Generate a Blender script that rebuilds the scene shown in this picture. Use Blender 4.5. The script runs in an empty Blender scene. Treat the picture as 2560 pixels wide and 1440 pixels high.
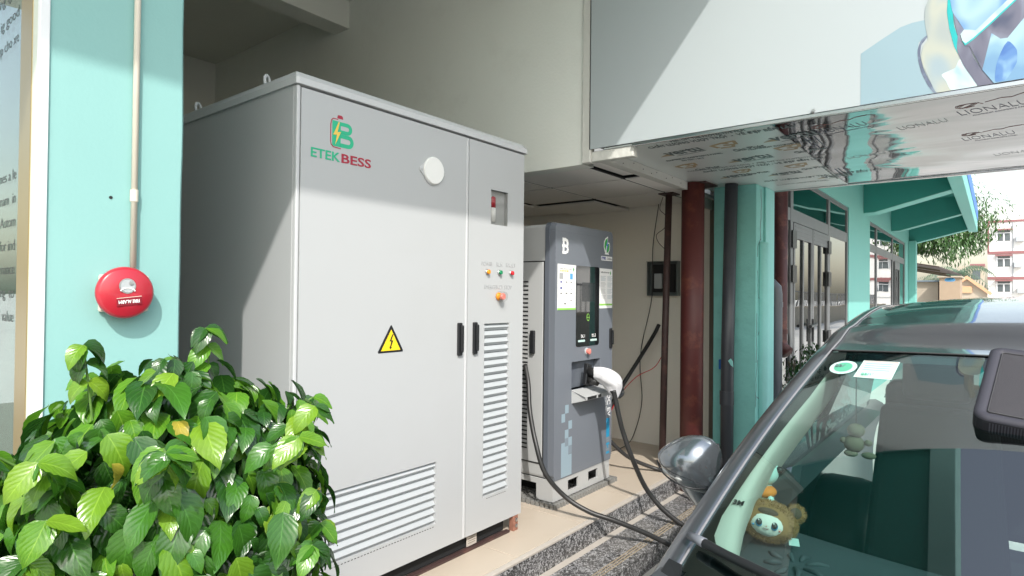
import bpy, bmesh, math, random
from mathutils import Vector, Matrix, Euler, noise
random.seed(7)
SC = bpy.context.scene
COL = SC.collection
# ---------------------------------------------------------------- camera, world, sun, exposure
cam_data = bpy.data.cameras.new("camera"); cam = bpy.data.objects.new("camera", cam_data); COL.objects.link(cam)
Rm = Matrix([[0.6206875, -0.01538895, -0.78390701], [-0.78399183, 0.00081243, -0.62077061], [0.01018987, 0.99988125, -0.01156055]])
cam.matrix_world = Matrix.Translation((0, 0, 1.30)) @ Rm.to_4x4()
cam_data.sensor_width = 36; cam_data.lens = 1528.19 / 2560 * 36; cam_data.clip_start = .03; cam_data.clip_end = 2000
SC.camera = cam
SUN = Vector((.88, 1.0, -1.25)).normalized()
world = bpy.data.worlds.new("World"); SC.world = world; world.use_nodes = True
wn = world.node_tree.nodes; wl = world.node_tree.links
bg = wn["Background"]; sky = wn.new("ShaderNodeTexSky"); sky.sky_type = 'NISHITA'; sky.sun_disc = False
sky.sun_elevation = math.asin(-SUN.z); sky.sun_rotation = math.atan2(-SUN.x, -SUN.y) % (2 * math.pi)
sky.air_density = 1.7; sky.dust_density = 2.6; sky.ozone_density = 2.5
hs = wn.new('ShaderNodeHueSaturation'); hs.inputs['Saturation'].default_value = .60; wl.new(sky.outputs[0], hs.inputs['Color']); wl.new(hs.outputs[0], bg.inputs[0]); bg.inputs[1].default_value = 0.15
sl = bpy.data.lights.new("sun", 'SUN'); sun = bpy.data.objects.new("sun", sl); COL.objects.link(sun)
sl.energy = 2.0; sl.angle = math.radians(.6); sl.color = (1, .96, .9)
sun.rotation_mode = 'QUATERNION'; sun.rotation_quaternion = SUN.to_track_quat('-Z', 'Y'); sun.location = (-5, -6, 9)
SC.view_settings.view_transform = 'Standard'; SC.view_settings.look = 'None'
SC.view_settings.gamma = 1; SC.view_settings.use_curve_mapping = False
SC.view_settings.exposure = 1.14
SC.render.engine = 'CYCLES'
SC.cycles.max_bounces = 9; SC.cycles.diffuse_bounces = 6; SC.cycles.glossy_bounces = 5
SC.cycles.transparent_max_bounces = 14; SC.cycles.use_denoising = True; SC.cycles.caustics_reflective = False
# ---------------------------------------------------------------- materials
def S(c):
    return tuple((x / 12.92 if x <= .04045 else ((x + .055) / 1.055) ** 2.4) for x in c)
def mat(name, col, rough=.5, metal=0, var=.05, scale=6, bump=0, bscale=80, coat=0, spec=.5, dirt=0, dcol=(.25, .22, .18), dscale=3):
    m = bpy.data.materials.new(name); m.use_nodes = True
    N = m.node_tree.nodes; L = m.node_tree.links; b = N["Principled BSDF"]
    tc = N.new("ShaderNodeTexCoord")
    ns = N.new("ShaderNodeTexNoise"); ns.inputs["Scale"].default_value = scale; ns.inputs["Detail"].default_value = 6
    L.new(tc.outputs["Object"], ns.inputs["Vector"])
    r = N.new("ShaderNodeMix"); r.data_type = 'RGBA'; r.blend_type = 'MIX'
    r.inputs["A"].default_value = (*[max(0, c * (1 - var)) for c in col], 1); r.inputs["B"].default_value = (*[min(1, c * (1 + var)) for c in col], 1)
    L.new(ns.outputs["Fac"], r.inputs["Factor"]); out = r.outputs["Result"]
    if dirt:
        n2 = N.new("ShaderNodeTexNoise"); n2.inputs["Scale"].default_value = dscale; n2.inputs["Detail"].default_value = 10; n2.inputs["Roughness"].default_value = .7
        L.new(tc.outputs["Object"], n2.inputs["Vector"])
        mr = N.new("ShaderNodeMapRange"); mr.inputs[1].default_value = .52; mr.inputs[2].default_value = .72; mr.inputs[3].default_value = 0; mr.inputs[4].default_value = dirt
        L.new(n2.outputs["Fac"], mr.inputs[0])
        r2 = N.new("ShaderNodeMix"); r2.data_type = 'RGBA'; L.new(mr.outputs[0], r2.inputs["Factor"]); L.new(out, r2.inputs["A"]); r2.inputs["B"].default_value = (*dcol, 1)
        out = r2.outputs["Result"]
    L.new(out, b.inputs["Base Color"])
    mr = N.new("ShaderNodeMapRange"); mr.inputs[3].default_value = max(0, rough * .85); mr.inputs[4].default_value = min(1, rough * 1.15); L.new(ns.outputs["Fac"], mr.inputs[0])
    L.new(mr.outputs[0], b.inputs["Roughness"])
    b.inputs["Metallic"].default_value = metal; b.inputs["Coat Weight"].default_value = coat; b.inputs["Coat Roughness"].default_value = .03
    b.inputs["Specular IOR Level"].default_value = spec
    if bump:
        n3 = N.new("ShaderNodeTexNoise"); n3.inputs["Scale"].default_value = bscale; n3.inputs["Detail"].default_value = 5
        L.new(tc.outputs["Object"], n3.inputs["Vector"])
        bp = N.new("ShaderNodeBump"); bp.inputs["Strength"].default_value = bump; bp.inputs["Distance"].default_value = .01
        L.new(n3.outputs["Fac"], bp.inputs["Height"]); L.new(bp.outputs[0], b.inputs["Normal"])
    return m
def glass_mat(name, tint, r0=.08, rough=0.0, wav=0):
    """thin pane: Schlick reflection over a tinted see-through body, the same from both sides"""
    m = bpy.data.materials.new(name); m.use_nodes = True
    N = m.node_tree.nodes; L = m.node_tree.links; N.clear()
    o = N.new("ShaderNodeOutputMaterial"); mx = N.new("ShaderNodeMixShader"); t = N.new("ShaderNodeBsdfTransparent"); g = N.new("ShaderNodeBsdfGlossy")
    t.inputs[0].default_value = (*tint, 1); g.inputs["Roughness"].default_value = rough
    ge = N.new("ShaderNodeNewGeometry"); dt = N.new("ShaderNodeVectorMath"); dt.operation = 'DOT_PRODUCT'; L.new(ge.outputs["Normal"], dt.inputs[0]); L.new(ge.outputs["Incoming"], dt.inputs[1])
    def mth(op, a, b):
        n = N.new("ShaderNodeMath"); n.operation = op
        for i, q in enumerate((a, b)):
            if q is None: continue
            if isinstance(q, (int, float)): n.inputs[i].default_value = q
            else: L.new(q, n.inputs[i])
        return n.outputs[0]
    c = mth('ABSOLUTE', dt.outputs["Value"], None); c = mth('SUBTRACT', 1.0, c); c = mth('POWER', c, 5.0); c = mth('MULTIPLY', c, 1 - r0); c = mth('ADD', c, r0)
    L.new(c, mx.inputs[0]); L.new(t.outputs[0], mx.inputs[1]); L.new(g.outputs[0], mx.inputs[2]); L.new(mx.outputs[0], o.inputs[0])
    if wav:
        tc = N.new("ShaderNodeTexCoord"); n = N.new("ShaderNodeTexNoise"); n.inputs["Scale"].default_value = 1.3; n.inputs["Detail"].default_value = 1
        L.new(tc.outputs["Object"], n.inputs["Vector"]); bp = N.new("ShaderNodeBump"); bp.inputs["Strength"].default_value = wav; bp.inputs["Distance"].default_value = .05
        L.new(n.outputs["Fac"], bp.inputs["Height"]); L.new(bp.outputs[0], g.inputs["Normal"])
    return m
def terrazzo(name, flat=0):
    m = bpy.data.materials.new(name); m.use_nodes = True
    N = m.node_tree.nodes; L = m.node_tree.links; b = N["Principled BSDF"]
    tc = N.new("ShaderNodeTexCoord"); mp = N.new("ShaderNodeMapping"); mp.inputs["Scale"].default_value = (1, 1, 1); L.new(tc.outputs["Object"], mp.inputs[0])
    n = N.new("ShaderNodeTexNoise"); n.inputs["Scale"].default_value = 62; n.inputs["Detail"].default_value = 3; n.inputs["Distortion"].default_value = 1.6; L.new(mp.outputs[0], n.inputs["Vector"])
    cr = N.new("ShaderNodeValToRGB"); cr.color_ramp.elements[0].position = .50; cr.color_ramp.elements[0].color = (.018, .018, .02, 1)
    cr.color_ramp.elements[1].position = .57; cr.color_ramp.elements[1].color = (.40, .40, .41, 1)
    L.new(n.outputs["Fac"], cr.inputs[0])
    n2 = N.new("ShaderNodeTexNoise"); n2.inputs["Scale"].default_value = 5; n2.inputs["Detail"].default_value = 8; L.new(tc.outputs["Object"], n2.inputs["Vector"])
    mr = N.new("ShaderNodeMapRange"); mr.inputs[1].default_value = .4; mr.inputs[2].default_value = .75; mr.inputs[3].default_value = .05; mr.inputs[4].default_value = .30 if flat else .08; L.new(n2.outputs["Fac"], mr.inputs[0])
    mx = N.new("ShaderNodeMix"); mx.data_type = 'RGBA'; L.new(mr.outputs[0], mx.inputs["Factor"]); L.new(cr.outputs[0], mx.inputs["A"]); mx.inputs["B"].default_value = (.33, .31, .28, 1)
    L.new(mx.outputs["Result"], b.inputs["Base Color"]); b.inputs["Roughness"].default_value = .3
    return m
def film_mat(name, base, rough, metal, wav, wscale, mixd=.0):
    m = bpy.data.materials.new(name); m.use_nodes = True
    N = m.node_tree.nodes; L = m.node_tree.links; b = N["Principled BSDF"]
    b.inputs["Base Color"].default_value = (*base, 1); b.inputs["Metallic"].default_value = metal; b.inputs["Roughness"].default_value = rough
    tc = N.new("ShaderNodeTexCoord"); mp = N.new("ShaderNodeMapping"); mp.inputs["Scale"].default_value = (1.0, .45, 1); mp.inputs["Rotation"].default_value = (0, 0, .25); L.new(tc.outputs["Object"], mp.inputs[0])
    n = N.new("ShaderNodeTexNoise"); n.inputs["Scale"].default_value = wscale; n.inputs["Detail"].default_value = 2.5; n.inputs["Distortion"].default_value = .6; L.new(mp.outputs[0], n.inputs["Vector"])
    bp = N.new("ShaderNodeBump"); bp.inputs["Strength"].default_value = wav; bp.inputs["Distance"].default_value = .03; L.new(n.outputs["Fac"], bp.inputs["Height"]); L.new(bp.outputs[0], b.inputs["Normal"])
    return m
M = {}
TEAL = (.34, .74, .70)
M['teal'] = mat('teal_render', (.235, .45, .43), .75, var=.05, scale=2.5, bump=.07, bscale=90, dirt=.20, dcol=(.20, .42, .40), dscale=4)
M['teal_old'] = mat('teal_old_render', (.24, .60, .55), .7, var=.10, scale=9, bump=.5, bscale=22, dirt=.35, dcol=(.10, .30, .28), dscale=5)
M['teal_old2'] = mat('teal_old_light', (.30, .68, .64), .7, var=.06, scale=9, bump=.4, bscale=30, dirt=.15, dcol=(.14, .4, .38), dscale=5)
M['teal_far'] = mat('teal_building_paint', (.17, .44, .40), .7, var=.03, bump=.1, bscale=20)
M['teal_deep'] = mat('teal_deep_tone', (.035, .25, .215), .65, var=.05, bump=.1, bscale=20)  # deeper than the wall teal, on awning ribs, slab and eave underside
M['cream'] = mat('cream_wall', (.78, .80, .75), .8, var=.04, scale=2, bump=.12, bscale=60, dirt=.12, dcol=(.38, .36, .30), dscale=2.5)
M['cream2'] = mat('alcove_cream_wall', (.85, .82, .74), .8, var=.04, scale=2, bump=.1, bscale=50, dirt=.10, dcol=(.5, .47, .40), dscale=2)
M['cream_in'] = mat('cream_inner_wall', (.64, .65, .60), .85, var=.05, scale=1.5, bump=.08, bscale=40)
M['white_edge'] = mat('white_rough_plaster', (.60, .60, .56), .85, var=.08, bump=.5, bscale=35, dirt=.25)
M['cab'] = mat('cabinet_powder_coat', (.435, .447, .455), .40, var=.02, scale=2, bump=.04, bscale=4, dirt=.10, dcol=(.36, .35, .33), dscale=1.6)
M['cab_edge'] = mat('cabinet_edge_coat', (.52, .53, .54), .38, var=.01)
M['gauge_bg'] = mat('pale_recess', (.55, .55, .54), .5)
M['slat'] = mat('louvre_grey', (.40, .425, .44), .4, var=.03)
M['dark'] = mat('dark_void', (.012, .013, .014), .8)
M['black'] = mat('black_plastic', (.014, .015, .017), .38, var=.1)
M['rubber'] = mat('black_rubber', (.022, .022, .022), .42, var=.15)
M['steel'] = mat('zinc_steel', (.55, .55, .55), .3, metal=1, var=.1)
M['chg_body'] = mat('charger_grey_body', (.42, .43, .43), .42, var=.02)
M['chg_front'] = mat('charger_slate_front', (.155, .172, .20), .38, var=.02, scale=3)
M['chg_frame'] = mat('charger_slate_edge', (.11, .125, .15), .35)
M['mat_grey'] = mat('grey_rubber_mat', (.21, .21, .20), .7, var=.12, scale=30)
M['rust'] = mat('red_oxide_pole', (.10, .022, .020), .5, var=.2, scale=5, dirt=.6, dcol=(.30, .10, .055), dscale=6)
M['rust_brown'] = mat('rusty_brown_pole', (.055, .030, .028), .6, var=.3, scale=8, dirt=.6, dcol=(.17, .075, .06), dscale=9, bump=.2)
M['rust_red'] = mat('rusty_red_drain', (.075, .016, .016), .5, var=.2, scale=5, dirt=.5, dcol=(.36, .12, .07), dscale=9)
M['copper'] = mat('rust_foot', (.28, .13, .09), .6, var=.3, scale=40)
M['pvc_dark'] = mat('dark_grey_pvc', (.055, .06, .07), .4, var=.1, dirt=.3, dcol=(.11, .11, .11))
M['pvc_grey'] = mat('grey_pvc', (.12, .13, .15), .4, var=.1, dirt=.2, dcol=(.2, .2, .2))
M['pvc_cream'] = mat('cream_conduit', (.62, .57, .48), .5, var=.05)
M['concrete'] = mat('raw_concrete', (.19, .17, .14), .9, var=.25, scale=6, bump=.6, bscale=30, dirt=.4, dcol=(.10, .09, .08))
M['street'] = mat('grey_concrete_ground', (.60, .58, .54), .85, var=.12, scale=1.2, bump=.3, bscale=40, dirt=.25, dcol=(.25, .24, .22), dscale=.8)
M['ftile'] = mat('beige_floor_tile', (.50, .43, .35), .35, var=.03, scale=2.5, dirt=.35, dcol=(.42, .35, .27), dscale=5)
M['grout'] = mat('grout', (.26, .23, .19), .9)
M['edge_stone'] = mat('step_edge_stone', (.47, .43, .385), .5, var=.1, scale=20)
M['riser'] = terrazzo('granite_riser'); M['tread'] = terrazzo('granite_tread', 1)
M['groove'] = mat('anti_slip_groove', (.33, .27, .19), .7, var=.2, scale=40)
M['red'] = mat('alarm_red', (.42, .018, .034), .32, var=.05, coat=.3)
M['dkred'] = mat('alarm_label_red', (.22, .008, .02), .4)
M['white'] = mat('white_plastic', (.8, .8, .78), .4)
M['paper'] = mat('white_paper', (.82, .82, .82), .55)
M['greyprint'] = mat('grey_print', (.38, .39, .40), .6)
M['ltprint'] = mat('light_grey_print', (.55, .56, .57), .6)
M['green'] = mat('logo_green', (.02, .42, .23), .5); M['maroon'] = mat('logo_maroon', (.36, .018, .045), .5)
M['yellow'] = mat('sign_yellow', (.86, .60, .02), .5); M['gold'] = mat('bolt_yellow', (.80, .55, .10), .5)
M['orange'] = mat('orange_lens', (.85, .28, .01), .25); M['greenl'] = mat('green_lens', (.01, .22, .09), .25); M['redl'] = mat('red_lens', (.55, .01, .02), .25)
M['salmon'] = mat('salmon_button', (.75, .22, .18), .3)
M['clearp'] = glass_mat('clear_plastic', (.93, .93, .92), .04, .05)
M['screen'] = mat('charger_black_glass', (.006, .007, .008), .04, coat=1)
M['screen2'] = mat('charger_lcd', (.02, .024, .027), .08)
M['lime'] = mat('lime_print', (.28, .62, .10), .5); M['blue'] = mat('blue_print', (.04, .16, .55), .5); M['ltblue'] = mat('pale_blue_print', (.10, .38, .70), .5)
M['cyanp'] = mat('cyan_print', (.015, .26, .47), .45); M['bluegrey'] = mat('bluegrey_print', (.27, .36, .42), .45); M['bluegrey2'] = mat('bluegrey_print_faint', (.20, .245, .285), .45)
M['leafgreen'] = mat('leaf_logo_green', (.05, .38, .08), .5); M['navy'] = mat('navy_print', (.02, .03, .25), .5)
M['cloth'] = mat('white_cloth', (.62, .62, .64), .8, bump=.5, bscale=35)
M['sign_white'] = mat('sign_face_white', (.42, .465, .48), .32, var=.012, scale=1.5)
M['film'] = film_mat('protective_film_matt', (.74, .78, .77), .30, .25, .05, 3)
M['mirror'] = film_mat('protective_film_shiny', (.18, .185, .20), .05, 1.0, .55, 1.9)
M['alu'] = mat('aluminium_trim', (.55, .55, .55), .25, metal=1, var=.1)
M['ink'] = mat('dark_green_ink', (.11, .15, .155), .4, var=.3, scale=30); M['inkgold'] = mat('gold_ink', (.42, .32, .18), .4); M['inkblue'] = mat('navy_ink', (.03, .035, .09), .4); M['inkred'] = mat('brown_red_ink', (.22, .09, .08), .4)
M['inkfaint'] = mat('faint_ink', (.32, .34, .34), .4)
M['ctile'] = mat('ceiling_tile_grey', (.82, .80, .77), .85, var=.04, scale=2, bump=.05, bscale=100)
M['cgap'] = mat('ceiling_gap_black', (.02, .02, .02), .9)
M['gold_frame'] = mat('gold_anodised_frame', (.28, .22, .10), .35, metal=.5, var=.06)
M['white_frame'] = mat('white_window_trim', (.74, .76, .78), .5)
M['pale_frame'] = mat('pale_green_frame', (.56, .62, .54), .5)
M['shop_glass'] = glass_mat('shop_glass', (.80, .90, .87), .10)
M['win_glass'] = glass_mat('window_glass', (.16, .30, .31), .42, wav=.05)
M['car_glass'] = glass_mat('windscreen_glass', (.60, .80, .76), .20)
M['side_glass'] = glass_mat('car_side_glass', (.25, .33, .33), .08)
M['screen_cloth'] = mat('grey_green_screen', (.24, .30, .28), .9, var=.05, scale=1)
M['alu_frame'] = mat('grey_window_frame', (.13, .135, .14), .45, var=.04)
M['paint'] = mat('car_grey_metallic', (.135, .145, .165), .30, metal=.75, coat=1, var=.03)
M['mirror_shell'] = mat('mirror_cap_metallic', (.20, .225, .25), .20, metal=.75, coat=1, var=.02)
M['chrome'] = mat('bright_metal', (.75, .75, .76), .08, metal=1, var=.02)
M['seal_grey'] = mat('glass_edge_seal', (.20, .20, .21), .3)
M['gasket'] = mat('grey_rubber_seal', (.05, .05, .052), .5)
M['frit'] = mat('black_glass_border', (.006, .008, .009), .06, coat=1)
M['dash'] = mat('dark_dashboard', (.055, .066, .078), .75, var=.1, bump=.2, bscale=400)
M['cabin'] = mat('cabin_fabric_dark', (.035, .036, .038), .9, var=.1)
M['trim_light'] = mat('pale_pillar_trim', (.62, .58, .52), .8, var=.02)
M['headliner'] = mat('headliner', (.42, .42, .40), .9)
M['fur'] = mat('brown_fur', (.30, .155, .06), .9, var=.35, scale=25)
M['fur2'] = mat('dark_brown_plush', (.11, .07, .05), .95, var=.2, scale=25)
M['plush_white'] = mat('white_plush', (.78, .75, .70), .9, bump=.2, bscale=150)
M['beige_plush'] = mat('beige_plush', (.20, .18, .13), .9)
M['mint_plush'] = mat('mint_plush', (.55, .78, .74), .85)
M['orange_cloth'] = mat('orange_cloth', (.80, .24, .03), .8)
M['mesh_cloth'] = mat('charcoal_mesh_fabric', (.042, .040, .046), .85, var=.12, scale=200, bump=.4, bscale=700)
M['piping'] = mat('charcoal_piping', (.032, .031, .042), .6, bump=.15, bscale=400)
M['cushion_side'] = mat('black_ribbed_side', (.006, .006, .010), .7)
M['sticker_green'] = mat('sticker_green', (.10, .42, .27), .5); M['sticker_mint'] = mat('sticker_pale', (.50, .66, .63), .5)
M['bark'] = mat('grey_brown_bark', (.13, .10, .07), .9, var=.3, scale=20, bump=.6, bscale=30)
M['twig'] = mat('green_twig', (.10, .20, .04), .6)
M['pot'] = mat('terracotta_pot', (.35, .16, .10), .8, bump=.2)
M['soil'] = mat('dark_soil', (.05, .035, .025), .95, bump=.8)
M['far_white'] = mat('far_white_render', (.74, .73, .71), .8, var=.03, scale=1, dirt=.15, dcol=(.55, .53, .5), dscale=.5)
M['far_red'] = mat('far_red_band', (.27, .12, .12), .7); M['far_glass'] = mat('far_window_glass', (.10, .12, .13), .1)
M['brown_sheet'] = mat('brown_roof_sheet', (.045, .027, .022), .6, var=.2); M['beige_wall'] = mat('beige_far_wall', (.42, .36, .28), .85, var=.1, dirt=.3)
M['tan_wall'] = mat('tan_far_wall', (.36, .27, .19), .85, var=.1); M['orange_wall'] = mat('orange_far_wall', (.62, .35, .20), .8)
M['slate_roof'] = mat('blue_grey_roof', (.16, .20, .23), .6); M['fence_wall'] = mat('weathered_boundary_wall', (.36, .33, .27), .9, dirt=.4, bump=.3)
M['meterbox'] = mat('grey_meter_box', (.13, .15, .15), .45)
M['warnblue'] = mat('blue_clip', (.01, .12, .42), .4)
M['printchrome'] = mat('print_silver', (.33, .37, .36), .4, var=.35, scale=7); M['printblue'] = mat('print_sky_blue', (.20, .36, .47), .35, var=.10, scale=5)
M['printpale'] = mat('print_pale_blue', (.27, .38, .43), .35, var=.05, scale=4); M['printdark'] = mat('print_dark_crescent', (.07, .08, .12), .35, var=.5, scale=14)
M['printwhite'] = mat('print_white', (.48, .60, .62), .35, var=.1, scale=9); M['printteal'] = mat('print_teal', (.02, .42, .42), .35, var=.4, scale=16)
M['printmauve'] = mat('print_mauve', (.15, .14, .19), .35, var=.35, scale=14); M['printdeep'] = mat('print_deep_blue', (.08, .19, .45), .35, var=.25, scale=9)
def multi(name, cols, scale, rough=.35, stretch=(1, 1, 1), contrast=(.3, .7)):
    m = bpy.data.materials.new(name); m.use_nodes = True; N = m.node_tree.nodes; L = m.node_tree.links; b = N["Principled BSDF"]; b.inputs["Roughness"].default_value = rough
    tc = N.new("ShaderNodeTexCoord"); mp = N.new("ShaderNodeMapping"); mp.inputs["Scale"].default_value = stretch; L.new(tc.outputs["Object"], mp.inputs[0])
    n = N.new("ShaderNodeTexNoise"); n.inputs["Scale"].default_value = scale; n.inputs["Detail"].default_value = 2; n.inputs["Distortion"].default_value = .4; L.new(mp.outputs[0], n.inputs["Vector"])
    r = N.new("ShaderNodeValToRGB"); r.color_ramp.interpolation = 'EASE'
    while len(r.color_ramp.elements) < len(cols): r.color_ramp.elements.new(.5)
    for k, c in enumerate(cols): r.color_ramp.elements[k].position = contrast[0] + (contrast[1] - contrast[0]) * k / (len(cols) - 1); r.color_ramp.elements[k].color = (*c, 1)
    L.new(n.outputs["Fac"], r.inputs[0]); L.new(r.outputs[0], b.inputs["Base Color"]); return m
M['printchrome'] = multi('print_silver', [(.24, .30, .33), (.34, .38, .37), (.42, .44, .38), (.30, .38, .42), (.50, .58, .60)], 4, stretch=(1, 1.6, .7))
M['printblue'] = multi('print_sky_blue', [(.16, .30, .46), (.22, .38, .50), (.34, .50, .56), (.12, .26, .50)], 4, stretch=(1, 1.4, .8))
M['printmauve'] = multi('print_mauve', [(.07, .08, .13), (.14, .14, .19), (.20, .21, .27), (.10, .12, .22)], 6, stretch=(1, 2, .8))
M['printdark'] = multi('print_dark_crescent', [(.05, .06, .10), (.12, .14, .20), (.20, .25, .32)], 14)
M['printdeep'] = multi('print_deep_blue', [(.06, .15, .40), (.10, .22, .46), (.22, .38, .54)], 14)
M['printwhite'] = multi('print_white', [(.34, .48, .54), (.48, .60, .62), (.56, .66, .66)], 12)
def leaf_mat(name, col, col2, trans=.35):
    m = bpy.data.materials.new(name); m.use_nodes = True
    N = m.node_tree.nodes; L = m.node_tree.links; b = N["Principled BSDF"]; o = N["Material Output"]
    uv = N.new("ShaderNodeUVMap"); sp = N.new("ShaderNodeSeparateXYZ"); L.new(uv.outputs[0], sp.inputs[0])
    ab = N.new("ShaderNodeMath"); ab.operation = 'SUBTRACT'; L.new(sp.outputs[0], ab.inputs[0]); ab.inputs[1].default_value = .5
    a2 = N.new("ShaderNodeMath"); a2.operation = 'ABSOLUTE'; L.new(ab.outputs[0], a2.inputs[0])
    mid = N.new("ShaderNodeMapRange"); mid.inputs[1].default_value = .0; mid.inputs[2].default_value = .035; mid.inputs[3].default_value = .45; mid.inputs[4].default_value = 0; L.new(a2.outputs[0], mid.inputs[0])
    # side veins: sin(v*k - |u|*q)
    m1 = N.new("ShaderNodeMath"); m1.operation = 'MULTIPLY'; L.new(sp.outputs[1], m1.inputs[0]); m1.inputs[1].default_value = 44
    m2 = N.new("ShaderNodeMath"); m2.operation = 'MULTIPLY_ADD'; L.new(a2.outputs[0], m2.inputs[0]); m2.inputs[1].default_value = -34; L.new(m1.outputs[0], m2.inputs[2])
    sn = N.new("ShaderNodeMath"); sn.operation = 'SINE'; L.new(m2.outputs[0], sn.inputs[0])
    vr = N.new("ShaderNodeMapRange"); vr.inputs[1].default_value = .86; vr.inputs[2].default_value = 1; vr.inputs[4].default_value = .16; L.new(sn.outputs[0], vr.inputs[0])
    mxx = N.new("ShaderNodeMath"); mxx.operation = 'MAXIMUM'; L.new(mid.outputs[0], mxx.inputs[0]); L.new(vr.outputs[0], mxx.inputs[1])
    oi = N.new("ShaderNodeObjectInfo"); cm = N.new("ShaderNodeMix"); cm.data_type = 'RGBA'; L.new(oi.outputs["Random"], cm.inputs["Factor"])
    cm.inputs["A"].default_value = (*col, 1); cm.inputs["B"].default_value = (*col2, 1)
    tc = N.new("ShaderNodeTexCoord"); ns = N.new("ShaderNodeTexNoise"); ns.inputs["Scale"].default_value = 30; L.new(tc.outputs["Object"], ns.inputs[0])
    hv = N.new("ShaderNodeHueSaturation"); L.new(cm.outputs["Result"], hv.inputs["Color"]); vm = N.new("ShaderNodeMapRange"); vm.inputs[3].default_value = .75; vm.inputs[4].default_value = 1.25; L.new(ns.outputs["Fac"], vm.inputs[0]); L.new(vm.outputs[0], hv.inputs["Value"])
    c2 = N.new("ShaderNodeMix"); c2.data_type = 'RGBA'; L.new(mxx.outputs[0], c2.inputs["Factor"]); L.new(hv.outputs[0], c2.inputs["A"]); c2.inputs["B"].default_value = (*[min(1, c * 1.7 + .03) for c in col2], 1)
    L.new(c2.outputs["Result"], b.inputs["Base Color"]); b.inputs["Roughness"].default_value = .24; b.inputs["Specular IOR Level"].default_value = .75
    bp = N.new("ShaderNodeBump"); bp.inputs["Strength"].default_value = .12; bp.inputs["Distance"].default_value = .0015; bp.invert = True; L.new(sn.outputs[0], bp.inputs["Height"]); L.new(bp.outputs[0], b.inputs["Normal"])
    tr = N.new("ShaderNodeBsdfTranslucent"); L.new(c2.outputs["Result"], tr.inputs[0]); mx = N.new("ShaderNodeMixShader"); mx.inputs[0].default_value = trans
    L.new(b.outputs[0], mx.inputs[1]); L.new(tr.outputs[0], mx.inputs[2]); L.new(mx.outputs[0], o.inputs[0])
    return m
M['leaf_dark'] = leaf_mat('leaf_dark_green', (.022, .085, .013), (.06, .20, .018)); M['leaf_young'] = leaf_mat('leaf_young_green', (.10, .28, .02), (.24, .40, .03), .4)
M['leaf_far'] = leaf_mat('leaf_tree_green', (.028, .08, .018), (.06, .14, .03), .2); M['leaf_shrub'] = leaf_mat('leaf_shrub_green', (.018, .055, .012), (.04, .11, .02), .2)
M['leaf_palm'] = leaf_mat('leaf_palm_green', (.10, .16, .09), (.15, .20, .12), .2)
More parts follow.
